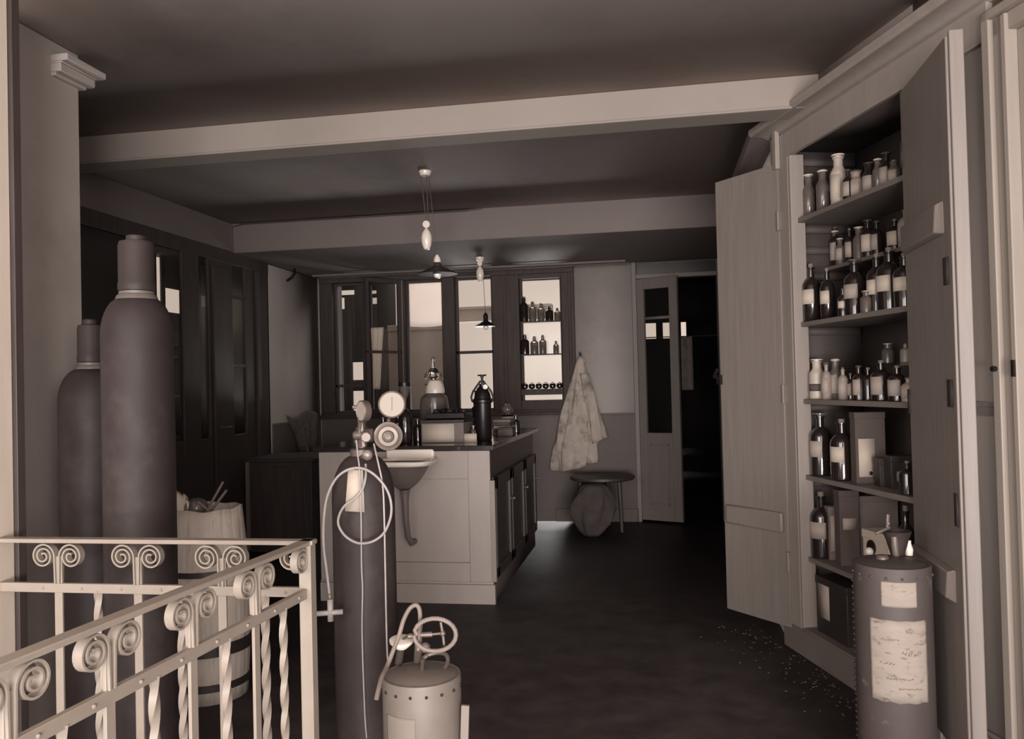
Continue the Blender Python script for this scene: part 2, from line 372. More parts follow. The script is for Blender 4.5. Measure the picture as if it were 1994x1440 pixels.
# outside
def pierced(name, x0, x1, z1, y, th, ops, m):
    mb = MB(); cols = sorted(set([x0, x1]+[v for o_ in ops for v in o_[:2]]))
    for a_, b_ in zip(cols[:-1], cols[1:]):
        hs_ = sorted([o_[2:] for o_ in ops if o_[0] <= a_+1e-6 and o_[1] >= b_-1e-6]); cz = 0
        for lo, hi in hs_: mb.box((a_, y, cz), (b_, y+th, lo)); cz = hi
        mb.box((a_, y, cz), (b_, y+th, z1))
    return obj(name, mb, m)
o = obj('neighbouring_wall', MB().box((-3.02, 9.0, 0), (-2.36, 9.2, 1.98)).box((-3.02, 8.98, 1.93), (-2.34, 9.2, 2.0)), 'outside_wall', bevel=.01)
tag(o, 'plain grey wall standing just outside the back window behind the glass flask', 'wall')
def orect(p, q, y): a_ = atY(*p, y); b_ = atY(*q, y); return (a_.x, b_.x, b_.z, a_.z)
R1 = [orect((686, 706), (711, 740), 9.6), orect((687, 762), (712, 800), 9.6), orect((661, 566), (690, 574), 9.6), orect((662, 580), (671, 602), 9.6), orect((723, 566), (733, 572), 9.6), orect((724, 580), (734, 592), 9.6)]
o = pierced('reflection_backdrop', -4.9, -3.12, 3.0, 9.6, .03, R1, 'dark_room')  # made-up wall; its openings imitate reflections in the left panes
tag(o, 'dark shed wall with openings imitating reflections outside the leftmost back window', 'backdrop')
o = obj('outside_ledge', MB().box((-2.6, 9.6, 2.06), (-1.2, 9.75, 2.22)).box((-2.6, 9.56, 2.2), (-1.2, 9.75, 2.235)), 'outside_wall', bevel=.005)
tag(o, 'grey ledge crossing outside the middle back window behind the hanging lamp', 'ledge')
for x in (-2.5, -1.62): tag(obj('outside_post', MB().box((x-.05, 9.6, 0), (x+.05, 9.7, 2.06)), 'outside_wall'), 'post carrying the ledge outside the back window, %s end' % ('left' if x < -2 else 'right'), 'post')
bl = empty('roller_blind', (-2.21, YB+.09, 1.88))
obj('cloth', MB().grid(13, 9, lambda a, b: (-2.395+.37*a, YB+.085+.01*sin(a*pi), 2.33-(.44+.012*sin(a*pi))*b)), 'blind', bl, solid=.002)
obj('roller', MB().cyl((-2.395, YB+.09, 2.325), (-2.025, YB+.09, 2.325), .014), 'window_wood', bl)
tag(bl, 'pale roller blind half drawn in the window behind the glass flask', 'blind')
o = obj('towel', MB().grid(14, 18, lambda a, b: (-2.735+(.135-.07*b)*a+.012*b, YB-.06+.012*sin(a*17+b*3), 1.88-.60*b)), 'curtain', solid=.003)
tag(o, 'narrow white cloth hanging in the left back window', 'cloth')

# shelves in the right window with bottles
def kind_items(): pass
BOT = []
def bottle_proto(name, kind, h, r, stop, lab, neck=None, labfrac=(.25, .62), labm='paper', dark=None):
    """one bottle in its own coordinates, base at origin, label facing -Y (turned later)"""
    root = empty(name, (0, 0, 0))
    nr = neck or r*.42; sh = h*.66
    if kind == 'amber': m = 'amber'
    elif kind == 'clear': m = 'glass_smoke'
    elif kind == 'white': m = 'contents_white'
    else: m = kind
    prof = [(r*.9, 0), (r, h*.02), (r, sh*.93), (r*.93, sh), (r*.7, sh+h*.06), (nr, sh+h*.11), (nr, h*.90), (nr*1.25, h*.91), (nr*1.25, h*.935), (nr*.8, h*.936)]
    b = obj('glass', MB().lathe(prof, n=20), m, root)
    if kind == 'clear': obj('contents', MB().lathe([(r*.8, h*.03), (r*.88, h*.06), (r*.88, sh*.72), (r*.5, sh*.72)], n=16), 'contents_mid', root)
    if stop == 'flat':
        q = min(nr*1.8, r*.78); s = [(nr*.7, h*.88), (nr*.7, h*.955), (q, h*.965), (q, h*.985), (q*.6, h)]
    elif stop == 'ball': s = [(nr*.7, h*.88), (nr*.7, h*.94), (nr*1.3, h*.955), (nr*1.45, h*.975), (nr*1.0, h), (nr*.2, h*1.005)]
    else: s = [(nr*.75, h*.88), (nr*.75, h*.99), (nr*.7, h)]
    obj('stopper', MB().lathe(s, n=16), {'amber': 'glass_smoke', 'clear': 'porcelain', 'white': 'porcelain'}.get(kind, 'glass_smoke') if stop != 'cork' else 'card_mid', root)
    if lab:
        lz0, lz1 = h*labfrac[0], min(h*labfrac[1], sh*.9); R = r*1.015
        obj('paper_label', MB().grid(12, 2, lambda a, b: (R*sin((a-.5)*2.0), -R*cos((a-.5)*2.0), lz0+(lz1-lz0)*b)), labm, root, solid=.0006)
    return root

# ================================================================== glazed partition on the left
XP = -3.3
pt = MB()
def yx(px): return atX(px, 700, XP).y
posts = [(2.86, 3.05), (4.75, yx(300)), (yx(358), yx(390)), (yx(409), yx(455)), (yx(480), 6.64)]
for a, b in posts: pt.box((XP-.03, a, 0), (XP, b, B2Z-.01))
pt.box((XP-.03, 2.86, 2.30), (XP+.004, 6.64, B2Z+.01)); pt.box((XP-.03, 2.86, 0), (XP, yx(300), .12)); pt.box((XP-.03, yx(300), 0), (XP-.002, 6.64, .95))
pt.box((XP-.02, yx(408)+.05, .2), (XP+.015, yx(455)-.04, 2.25)); pt.box((XP-.02, yx(500)-.01, .2), (XP+.02, yx(500)+.05, 2.3))
wp = struct('window_2', pt, 'dark_wood', .004, label='dark wooden glazed partition along the left side', cat='partition')
for a, b, z0, z1 in ((3.05, 4.75, .12, 2.3), (yx(300), yx(358), .95, 2.3), (yx(390), yx(408), .95, 2.3), (yx(455), yx(480), .95, 2.3)):
    obj('pane', MB().box((XP-.018, a, z0), (XP-.014, b, z1)), 'pane', wp)
for z in (1.50, 2.05): obj('glazing_bar', MB().box((XP-.028, yx(455), z-.012), (XP-.004, yx(480), z+.012)), 'dark_wood', wp, .002)
obj('handle', MB().tube([(XP+.0, yx(425), 1.02), (XP+.05, yx(425), 1.02), (XP+.05, yx(425)+.1, 1.02)], .009), 'brass_dull', wp)
# side room behind it
XF = -4.7
def hole_wall(ops, z1=2.63, y0=2.5, y1=9.15):
    mb = MB(); ys = sorted(ops, key=lambda o: o[0]); cur = y0
    for a, b, lo, hi in ys:
        mb.box((XF-.02, cur, 0), (XF, a, z1)); mb.box((XF-.02, a, 0), (XF, b, lo))
        if hi < z1: mb.box((XF-.02, a, hi), (XF, b, z1))
        cur = b
    mb.box((XF-.1, cur, 0), (XF, y1, z1)); return mb
def hx(p, q):
    a = atX(*p, XF); b = atX(*q, XF); return (a.y, b.y, b.z, a.z)
ops = [hx((304, 480), (316, 612)), hx((322, 560), (356, 612)), hx((339, 645), (357, 672)), hx((392, 575), (407, 600)), hx((392.5, 608), (406.5, 619))]
ops = [ops[0], ops[1], ops[3]]
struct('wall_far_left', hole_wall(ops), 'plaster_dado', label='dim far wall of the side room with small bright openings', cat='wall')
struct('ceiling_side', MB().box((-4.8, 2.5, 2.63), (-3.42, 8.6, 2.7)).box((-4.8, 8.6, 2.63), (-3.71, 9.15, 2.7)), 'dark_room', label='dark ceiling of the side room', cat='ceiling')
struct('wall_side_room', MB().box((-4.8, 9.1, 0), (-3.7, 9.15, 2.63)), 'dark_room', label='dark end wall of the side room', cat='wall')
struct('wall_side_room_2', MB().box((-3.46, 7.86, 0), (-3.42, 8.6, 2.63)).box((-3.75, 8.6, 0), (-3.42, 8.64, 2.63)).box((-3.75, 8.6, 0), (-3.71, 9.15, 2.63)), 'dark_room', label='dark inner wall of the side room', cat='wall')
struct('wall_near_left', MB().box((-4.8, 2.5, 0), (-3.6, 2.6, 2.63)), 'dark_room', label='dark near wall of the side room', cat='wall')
a = atX(338, 645, XF+.3); b = atX(358, 850, XF+.3)
gc = empty('glazed_bookcase', (XF+.2, (a.y+b.y)/2, 0))
s = MB(); s.box((XF+.02, a.y-.1, 0), (XF+.3, a.y-.02, a.z)); s.box((XF+.02, b.y, 0), (XF+.3, b.y+.08, a.z)); s.box((XF+.02, a.y-.02, 0), (XF+.28, b.y, b.z-.02)); s.box((XF+.02, a.y-.02, a.z-.1), (XF+.3, b.y, a.z))
obj('body', s, 'contents_mid', gc, .004)
s = MB()
for z in (b.z, b.z+.38, a.z-.24, a.z-.12): s.box((XF+.27, a.y-.02, z-.012), (XF+.3, b.y, z+.012))
s.box((XF+.27, a.y-.035, b.z-.012), (XF+.3, a.y-.018, a.z-.1)).box((XF+.27, b.y-.01, b.z-.012), (XF+.3, b.y+.01, a.z-.1)); obj('glazing_frame', s, 'paper', gc); obj('glass', MB().box((XF+.27, a.y-.02, b.z), (XF+.275, b.y, a.z-.1)), 'amber', gc)
tag(gc, 'pale framed glazed bookcase seen through the partition beside the tall cylinder', 'bookcase')

# doorway in the back wall and the dark room beyond
t = MB(); t.box((-.21, YB-.03, 0), (-.17, YB+.15, 2.4)); t.box((-.17, YB-.02, 2.245), (.6, YB+.1, 2.285)); t.box((.56, YB-.02, 0), (.6, YB+.15, 2.4)); t.box((-.17, YB, 2.39), (.6, YB+.1, 2.4))
d1 = struct('door_1', t, 'door_paint', .003, label='doorway with a half glazed leaf standing ajar', cat='door')
Mdl = Matrix.Translation((-.17, YB-.02, 0)) @ Matrix.Rotation(radians(-23), 4, 'Z')
t = MB(); t.box((0, 0, .02), (.07, .04, 2.24)); t.box((.315, 0, .02), (.395, .04, 2.24)); t.box((.07, 0, 2.14), (.315, .04, 2.24)); t.box((.07, 0, .02), (.315, .04, .82))
t.box((.10, -.008, .16), (.285, 0, .18)); t.box((.10, -.008, .70), (.285, 0, .72)); t.box((.10, -.008, .16), (.115, 0, .72)); t.box((.27, -.008, .16), (.285, 0, .72))
lf = obj('door_leaf', t, 'door_paint', d1, .003, M=Mdl)
obj('pane', MB().box((.07, .018, .82), (.315, .022, 2.14)), 'pane', lf, M=Mdl)
obj('bar', MB().box((.07, .01, 1.86), (.315, .03, 1.885)), 'door_paint', lf, M=Mdl)
obj('transom_pane', MB().box((-.17, YB+.04, 2.285), (.56, YB+.044, 2.39)), 'pane', d1)
fy = 12.0
t = MB(); wz0, wz1 = 1.90, 2.13; xs = [(-.20, .003), (.10, .20), (.355, .43)]
t.box((-.75, fy, 0), (1.6, fy+.1, wz0)); t.box((-.75, fy, wz1), (1.6, fy+.1, 2.7)); cur = -.75
for a_, b_ in xs: t.box((cur, fy, wz0), (a_, fy+.1, wz1)); cur = b_
t.box((cur, fy, wz0), (1.6, fy+.1, wz1))
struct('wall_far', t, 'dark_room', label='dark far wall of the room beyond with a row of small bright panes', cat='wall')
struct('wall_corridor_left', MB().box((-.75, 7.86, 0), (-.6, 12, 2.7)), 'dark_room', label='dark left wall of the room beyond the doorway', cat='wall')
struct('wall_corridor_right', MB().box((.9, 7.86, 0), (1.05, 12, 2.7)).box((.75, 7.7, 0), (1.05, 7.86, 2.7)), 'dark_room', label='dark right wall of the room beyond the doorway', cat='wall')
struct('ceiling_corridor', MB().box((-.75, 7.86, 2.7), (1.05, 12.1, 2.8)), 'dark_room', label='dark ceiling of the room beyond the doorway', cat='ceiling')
o = obj('hanging_cloth', MB().grid(10, 12, lambda a, b: (.28+.14*a, 9.7+.02*sin(a*14), 1.80-.62*b)), 'coat_cloth', solid=.003)
tag(o, 'dim pale cloth hanging in the dark room beyond the doorway', 'cloth')
o = obj('clothes_line', MB().cyl((-.6, 9.7, 1.80), (.9, 9.7, 1.80), .006, 8), 'cord'); tag(o, 'thin line carrying the dim cloth in the room beyond the doorway', 'line')

# dusty patch of the floor at the foot of the cupboard
random.seed(3); ds = MB()
for i in range(150):
    u = random.uniform(-.35, .9); wv = -abs(random.gauss(0, .14))-.03; q = C0+DU*u+DW*wv; r = random.uniform(.0015, .005)
    ds.sphere((q.x, q.y, r*.5), r, 6, (1.3, 1, .6))
o = obj('floor_grit', ds, 'floor_dust'); tag(o, 'scattered grit and crumbs on the floor at the foot of the cupboard', 'grit', kind='stuff')

# pipes and cables along the back beam
def run(px, Y): return [atY(x, y, Y) for x, y in px]
def pipe(pts, r, m, label, cat, name, group=None):
    o = obj(name, MB().tube(pts, r), m); tag(o, label, cat, group); return o
pipe([(-3.2, 7.35, 2.372), (-1.6, 7.35, 2.372), (-.25, 7.36, 2.372)], .011, 'beam_back', 'upper pipe running under the back beam', 'pipe', 'pipe', 'pipes under the back beam')
pipe([(-3.2, 7.52, 2.375), (-1.6, 7.52, 2.375), (-.22, 7.53, 2.375)], .012, 'brass_dull', 'rear pipe running under the back beam next to the window head', 'pipe', 'pipe', 'pipes under the back beam')
pipe([(-3.295, 6.035, 2.40), (-3.30, 6.03, 2.60), (-3.2, 6.035, 2.622), (-1.4, 6.035, 2.618), (-1.26, 6.035, 2.63)], .008, 'hose_dark', 'black cable clipped along the top of the back beam', 'cable', 'cable')
b = atY(572, 520, 7.0)
pipe([b+Vector((-.02, .0, .09)), b+Vector((.0, 0, .03)), b+Vector((.02, -.02, -.06)), b+Vector((-.0, -.04, -.10)), b+Vector((-.05, -.04, -.13))], .012, 'black_iron', 'black curved gas bracket under the left end of the back beam', 'bracket', 'wall_bracket')

# ================================================================== cupboard
cb = empty('cupboard', (0, 0, 0), M=MC); tag(cb, 'tall built in cupboard with both doors open and shelves of chemicals', 'cupboard')
t = MB()   # carcass: back and sides
t.box((.10, .34, 0), (1.12, .37, 2.42)); t.box((.10, .0, 0), (.14, .34, 2.42)); t.box((1.08, .0, 0), (1.12, .34, 2.42)); t.box((.14, 0, 2.37), (1.08, .34, 2.42)); t.box((.14, .0, 0), (1.08, .34, .115))
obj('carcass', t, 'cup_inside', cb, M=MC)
t = MB()   # face frame
t.box((.0, -.022, .11), (.17, 0, 2.345)); t.box((1.05, -.022, .11), (1.16, 0, 2.345)); t.box((.0, -.022, 2.34), (1.49, 0, 2.46))
t.box((.165, -.02, .13), (.19, .05, 2.345))
obj('face_frame', t, 'panel_paint', cb, .003, M=MC)
obj('plinth', MB().box((-.0, -.026, 0), (1.16, .0, .125)).box((.10, -.02, .115), (1.10, .12, .135)), 'shelf_paint', cb, .004, M=MC)
for z, w0 in ((2.043, .0), (1.555, .0), (1.195, .0), (.842, .0), (.462, .0)):
    obj('shelf', MB().box((.14, w0+.012, z-.022), (1.08, .34, z)), 'shelf_paint', cb, .002, M=MC)
obj('shelf', MB().box((.14, .16, 1.816-.018), (1.08, .34, 1.816)), 'shelf_paint', cb, .002, M=MC)
obj('shelf', MB().box((.62, .22, 1.335), (1.08, .34, 1.35)), 'shelf_paint', cb, .002, M=MC)
for z, d0 in ((2.32, .02), (2.0, .015), (1.90, .015), (1.776, .02), (1.515, .015), (1.155, .02), (.80, .015), (.42, .015)):
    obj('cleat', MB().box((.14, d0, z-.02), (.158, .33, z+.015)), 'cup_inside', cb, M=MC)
obj('latch_block', MB().box((.065, -.045, 2.30), (.10, -.022, 2.495)), 'trim_paint', cb, .003, M=MC)
# left door, swung far back
H1 = C0+DU*.085-DW*.03; F1 = Vector((.325, 4.415, 0)); d = (F1-Vector((H1.x, H1.y, 0))); a1 = atan2(d.y, d.x)
ML = Matrix.Translation((H1.x, H1.y, 0)) @ Matrix.Rotation(a1, 4, 'Z'); L1 = d.length
ld = obj('door', MB().box((0, -.0, .105), (L1, -.028, 2.33)), 'door_paint', cb, .003, M=ML)
obj('batten', MB().box((.02, 0, .555), (L1-.03, .022, .65)), 'door_paint', ld, .008, M=ML)
for z in (2.05, 1.22, .42): obj('hinge', MB().box((-.012, -.005, z-.045), (.012, .006, z+.045)).cyl((0, .006, z-.045), (0, .006, z+.045), .007), 'door_paint', ld, M=ML)
obj('catch', MB().box((L1-.015, 0, 1.27), (L1+.01, .02, 1.32)).tube([(L1, .01, 1.30), (L1-.0, .045, 1.31), (L1-.03, .05, 1.35)], .007), 'black_iron', ld, M=ML)
# right door, standing out into the room
H2 = C0+DU*1.045-DW*.025; F2 = Vector((.893, 2.69, 0)); d = F2-Vector((H2.x, H2.y, 0)); a2 = atan2(d.y, d.x)
MR = Matrix.Translation((H2.x, H2.y, 0)) @ Matrix.Rotation(a2, 4, 'Z'); L2 = d.length     # local -y faces -X (into the picture)
rd = obj('door', MB().box((0, 0, .105), (L2, .034, 2.33)).box((L2-.0, .008, .105), (L2+.012, .05, 2.345)).box((L2-.03, .034, .105), (L2, .05, 2.33)), 'door_paint', cb, .003, M=MR)
def batten(z0, z1, zf):
    # bevelled ends, slightly sloping
    mb = MB(); mb.add([(.0, 0, z0), (L2-.06, 0, z0), (L2-.06, 0, z1), (.0, 0, z1), (.03, -.022, z0+.01), (L2-.10, -.022, z0+.01), (L2-.075, -.022, z1-.01), (.03, -.022, z1-.01)],
           [(0,1,2,3), (4,7,6,5), (0,4,5,1), (1,5,6,2), (2,6,7,3), (3,7,4,0)]); return mb
obj('batten', batten(1.735, 1.84, 0), 'door_paint', rd, .004, M=MR)
obj('batten', batten(.585, .69, 0), 'door_paint', rd, .004, M=MR)
for z in (1.62, 1.24): obj('keeper', MB().box((L2-.075, -.004, z-.045), (L2-.03, 0, z+.04)), 'cap_steel', rd, M=MR)
obj('catch', MB().box((L2-.045, -.004, .83), (L2-.015, 0, .93)), 'cap_steel', rd, M=MR)
for z in (2.1, 1.2, .35): obj('hinge', MB().box((-.01, -.005, z-.045), (.01, .006, z+.045)), 'cap_steel', rd, M=MR)

# ---- bottles on the shelves: (px of centre, px y of top, radius, w, kind, stopper, label, text, category)
SH = {'a': 2.043, 'b': 1.816, 'c': 1.555, 'd': 1.195, 'd2': 1.35, 'e': .842, 'f': .462}
def on_line(px, z, wv):
    """u on the shelf's own line w = const seen at picture column px"""
    lo, hi = -.2, 1.6
    for _ in range(40):
        m = (lo+hi)/2; q = C0+DU*m+DW*wv+Vector((0, 0, z)) - O
        x = 997+FPX*q.dot(_r)/q.dot(_f)
        if x < px: lo = m
        else: hi = m
    return (lo+hi)/2
def top_h(px, py, u, z, wv):
    q = C0+DU*u+DW*wv; dd = (q-Vector((0, 0, 0))).to_2d().length; v = ray(px, py); s_ = dd/v.to_2d().length
    return EYE+v.z*s_-z
protos = {}
rows = [
 ('a', 1573, 341, .030, .07, 'clear', 'flat', None, 'tall clear glass jar with a flat stopper, leftmost on the top shelf', 'jars on the top shelf'),
 ('a', 1603, 331, .030, .07, 'clear', 'ball', None, 'tall grey glass jar, second from left on the top shelf', 'jars on the top shelf'),
 ('a', 1634, 300, .036, .08, 'white', 'flat', 'paper', 'tallest bottle on the top shelf, white with a big white label', None),
 ('a', 1652, 330, .024, .06, 'amber', 'ball', 'paper_dim', 'small dark bottle with a grey label just right of the tallest white one', None),
 ('a', 1667, 332, .036, .09, 'contents_mid', 'ball', 'paper_dim', 'squat pale jar with a shiny stopper in the middle of the top shelf', None),
 ('a', 1693, 317, .028, .10, 'amber', 'flat', 'paper_dim', 'dark stoppered bottle with a pale label right of the squat jar', None),
 ('a', 1710, 309, .022, .10, 'clear', 'ball', None, 'slim grey bottle between two dark ones on the top shelf', None),
 ('a', 1727, 297, .030, .11, 'amber', 'flat', 'paper_dim', 'dark bottle with a wide flat stopper near the right end of the top shelf', None),
 ('a', 1741, 312, .024, .09, 'clear', 'cork', 'paper_dim', 'small pale bottle, rightmost on the top shelf', None),
 ('b', 1599, 459, .022, .20, 'clear', 'ball', 'paper_dim', 'slim pale bottle, leftmost on the stepped second shelf', None),
 ('b', 1624, 443, .026, .20, 'amber', 'ball', 'paper_dim', 'dark bottle with a white ball stopper on the second shelf', None),
 ('b', 1636, 464, .020, .18, 'clear', 'ball', 'paper_dim', 'short bottle just right of the white ball stopper', None),
 ('b', 1655, 445, .022, .20, 'amber', 'cork', 'paper_dim', 'small dark bottle in the middle left of the second shelf', None),
 ('b', 1673, 442, .026, .20, 'clear', 'flat', None, 'grey glass bottle with a broad mushroom stopper on the second shelf', None),
 ('b', 1691, 428, .030, .20, 'amber', 'flat', 'paper', 'dark bottle with a square white label on the second shelf', None),
 ('b', 1708, 430, .026, .20, 'amber', 'ball', 'paper_dim', 'dark bottle with a tall grey label on the second shelf', None),
 ('b', 1743, 427, .032, .20, 'amber', 'cork', 'paper', 'dark bottle with a bright label near the right end of the second shelf', None),
 ('b', 1766, 404, .034, .20, 'contents_mid', 'cork', 'paper_dim', 'pale bottle partly hidden by the cupboard door on the second shelf', None),
 ('c', 1581, 514, .042, .06, 'amber', 'cork', 'paper', 'large dark bottle with a white label, leftmost on the third shelf', None),
 ('c', 1612, 522, .032, .07, 'amber', 'cork', 'paper', 'slender dark bottle, second from left on the third shelf', None),
 ('c', 1642, 562, .022, .06, 'amber', 'cork', 'paper', 'smallest dark bottle on the third shelf', None),
 ('c', 1666, 505, .046, .09, 'amber', 'flat', 'paper_dim', 'dark bottle with a mushroom stopper in the middle of the third shelf', None),
 ('c', 1688, 566, .026, .05, 'clear', 'ball', None, 'low grey jar in front of the big bottles on the third shelf', None),
 ('c', 1709, 494, .040, .09, 'amber', 'cork', 'paper', 'tall dark bottle with a large label left of the broadest one', None),
 ('c', 1734, 482, .052, .10, 'amber', 'cork', 'paper', 'broadest dark bottle on the third shelf with a wide white label', None),
 ('c', 1763, 493, .042, .07, 'amber', 'cork', 'paper', 'dark bottle with a large label at the right end of the third shelf', None),
 ('d', 1592, 699, .036, .06, 'white', 'flat', 'card_dark', 'white jar with a dark band at the left end of the fourth shelf', None),
 ('d', 1610, 706, .022, .05, 'contents_mid', 'ball', 'paper_dim', 'small pale bottle touching the white jar on the fourth shelf', None),
 ('d', 1628, 699, .026, .09, 'clear', 'ball', 'paper_dim', 'clear bottle with a bright stopper on the fourth shelf', None),
 ('d', 1642, 716, .022, .07, 'contents_mid', 'cork', 'paper_dim', 'pale corked bottle on the left half of the fourth shelf', None),
 ('d', 1657, 727, .022, .10, 'amber', 'cork', 'paper_dim', 'low dark bottle near the middle of the fourth shelf', None),
 ('d', 1673, 712, .026, .07, 'amber', 'ball', 'paper_dim', 'dark bottle with a white stopper in the middle of the fourth shelf', None),
 ('d', 1691, 716, .028, .09, 'amber', 'cork', None, 'plain dark bottle without a label on the fourth shelf', None),
 ('d', 1717, 702, .042, .09, 'amber', 'cork', 'paper_dim', 'broad dark bottle with a grey label on the right half of the fourth shelf', None),
 ('d', 1748, 712, .036, .08, 'amber', 'cork', 'paper_dim', 'dark bottle with a dull label right of the broad one on the fourth shelf', None),
 ('d', 1769, 734, .026, .04, 'contents_mid', 'ball', 'paper_dim', 'small pale jar against the door at the right end of the fourth shelf', None),
 ('d2', 1729, 669, .026, .27, 'clear', 'flat', None, 'grey stoppered flask on the small raised shelf, left one', None),
 ('d2', 1763, 669, .022, .27, 'contents_mid', 'cork', None, 'pale flask on the small raised shelf next to the door', None),
 ('e', 1599, 803, .048, .07, 'amber', 'flat', 'paper_dim', 'large black bottle with a small label, left one on the fifth shelf', None),
 ('e', 1641, 816, .050, .05, 'amber', 'cork', 'paper', 'large black round shouldered bottle beside the brown carton on the fifth shelf', None),
 ('e', 1767, 898, .030, .05, 'amber', 'cork', None, 'small black bottle against the door on the fifth shelf', None),
 ('f', 1598, 957, .052, .07, 'amber', 'cork', 'paper_dim', 'big black bottle standing alone at the left of the sixth shelf', None),
 ('f', 1767, 985, .036, .10, 'amber', 'cork', None, 'dark bottle behind the drum fittings on the sixth shelf', None),
]
def clone(root):
    r = root.copy(); col.objects.link(r)
    for ch in root.children:
        c = ch.copy(); col.objects.link(c); c.parent = r
    return r
for sh, px, py, r, wv, kind, stop, lab, text, grp in rows:
    z = SH[sh]; wv = min(max(wv, r+.02), .335-r); u = on_line(px, z+.05, wv); h = max(.05, top_h(px, py, u, z, wv))
    u = min(max(u, .16+r), 1.075-r)
    nm = 'jar' if 'jar' in text else ('flask' if 'flask' in text else 'bottle')
    if sh in 'ef' or (sh in 'c' and kind == 'amber'): fr = (.30, .55)
    else: fr = (.15, .6)
    if kind == 'white' and lab == 'card_dark': fr = (.2, .38)
    p = bottle_proto('reagent_'+nm, kind, h, r, stop, lab is not None, neck=(r*.55 if kind in ('clear', 'white') or 'squat' in text else r*.36), labfrac=fr, labm=lab or 'paper')
    q = C0+DU*u+DW*wv; p.location = (q.x, q.y, z); p.rotation_euler = (0, 0, -radians(56)+random.uniform(-.3, .3))
    tag(p, text, nm, 'chemical bottles on the cupboard shelves')
def carton(name, u0, u1, w0, w1, z0, h, m, label, cat, lab=None, labm='paper', extra=None):
    r = empty(name, (0, 0, 0), M=MC @ Matrix.Translation(((u0+u1)/2, (w0+w1)/2, z0)))
    obj('body', MB().box((u0, w0, z0), (u1, w1, z0+h)), m, r, .003, M=MC)
    obj('lid', MB().box((u0-.003, w0-.003, z0+h-.03), (u1+.003, w1+.003, z0+h+.004)), m, r, .002, M=MC)
    if lab: obj('paper_label', MB().box((lab[0], w0-.0045, lab[1]), (lab[2], w0-.003, lab[3])), labm, r, M=MC)
    if extra: extra(r)
    tag(r, label, cat); return r
def facing(name, px, W_, D_, wc, z0, h, m, label, cat, lab=None, labm='paper', rz=8, extra=None):
    """box turned to face the room: W_ wide, D_ deep; lab = x0, z0, x1, z1 on the front"""
    u = on_line(px, z0+h/2, wc); q = C0+DU*u+DW*wc
    M = Matrix.Translation((q.x, q.y, z0)) @ Matrix.Rotation(radians(rz), 4, 'Z'); r = empty(name, (0, 0, 0), M=M)
    obj('body', MB().box((-W_/2, -D_/2, 0), (W_/2, D_/2, h)), m, r, .002, M=M)
    obj('lid', MB().box((-W_/2-.002, -D_/2-.002, h-.025), (W_/2+.002, D_/2+.002, h+.002)), m, r, .002, M=M)
    if lab: obj('paper_label', MB().box((lab[0], -D_/2-.0035, lab[1]), (lab[2], -D_/2-.002, lab[3])), labm, r, M=M)
    if extra: extra(r, M, D_)
    tag(r, label, cat); return r
def emblem(r, M, D_): obj('emblem', MB().lathe([(.007, 0), (.009, .001), (.003, .0015)], (-.004, -D_/2-.005, .045), 6, 'y', M=M), 'black_iron', r)
facing('reagent_carton', 1690, .125, .06, .11, .842, .30, 'card_dark', 'tall brown carton with a long white label on the fifth shelf', 'carton', (-.052, .03, .016, .19), extra=emblem)
facing('tin', 1724, .07, .06, .12, .842, .115, 'tin_dark', 'small dark tin beside the brown carton', 'tin')
facing('tin', 1748, .08, .07, .13, .842, .13, 'tin_dark', 'low dark tin next to the open door on the fifth shelf', 'tin', (-.02, .03, .02, .07), 'card_mid')
facing('reagent_carton', 1622, .05, .05, .10, .462, .24, 'card_mid', 'narrow carton with a tall pale label beside the big black bottle', 'carton', (-.019, .04, .019, .20), 'paper_dim')
facing('reagent_carton', 1649, .085, .07, .10, .462, .33, 'card_dark', 'tall dark carton with a small white label on the sixth shelf', 'carton', (-.03, .16, .03, .21), 'paper_dim')
facing('reagent_carton', 1706, .17, .07, .24, .462, .30, 'card_mid', 'wide brown carton at the back of the sixth shelf', 'carton')
def lens(r):
    obj('hole', MB().lathe([(.03, 0), (.03, .004), (.02, .005)], (.685, .024, .60), 20, 'y', M=MC), 'black_iron', r)
    obj('bulb', MB().sphere(tuple(MC @ Vector((.69, .015, .585))), .017), 'bulb', r)
carton('white_carton', .62, .80, .03, .17, .462, .20, 'paper', 'white cardboard box with a round dark hole behind the drum', 'box', extra=lens)
carton('tin_box', .24, .50, .02, .26, .136, .25, 'tin_dark', 'dark tin box with a torn white label on the cupboard floor', 'box', (.26, .21, .36, .36), 'paper_dim')

# ================================================================== window shelf bottles (back right window)
for z, its in ((1.885, 5), (1.56, 4), (1.255, 6)):
    pass
for i, z in enumerate((1.885, 1.575, 1.245)):
    o = obj('shelf', MB().box((-1.265, YB-.045, z-(.012 if i < 2 else .055)), (-.868, YB+.028, z)), 'window_wood', win, .001)
wb = [(-1.225, 1.885, .24, .038, 'amber'), (-1.145, 1.885, .19, .036, 'clear'), (-1.065, 1.885, .17, .034, 'clear'), (-.985, 1.885, .14, .038, 'amber'), (-.91, 1.885, .12, .030, 'clear'),
      (-1.225, 1.575, .19, .040, 'amber'), (-1.135, 1.575, .17, .038, 'clear'), (-1.055, 1.575, .18, .034, 'clear'), (-.93, 1.575, .12, .026, 'clear')]
names = ['leftmost', 'second', 'third', 'fourth', 'rightmost']; cnt = {}
for x, z, h, r, k in wb:
    i = cnt.get(z, 0); cnt[z] = i+1; nmz = 'upper' if z > 1.7 else 'middle'
    p = bottle_proto('window_bottle', k, h, r, 'cork', False, labfrac=(.1, .3)); p.location = (x, YB-.01, z)
    word = names[i] if (nmz == 'upper' or i < 3) else 'rightmost'
    tag(p, '%s bottle on the %s shelf across the right back window, against the light' % (word, nmz), 'bottle', 'bottles on the window shelves')
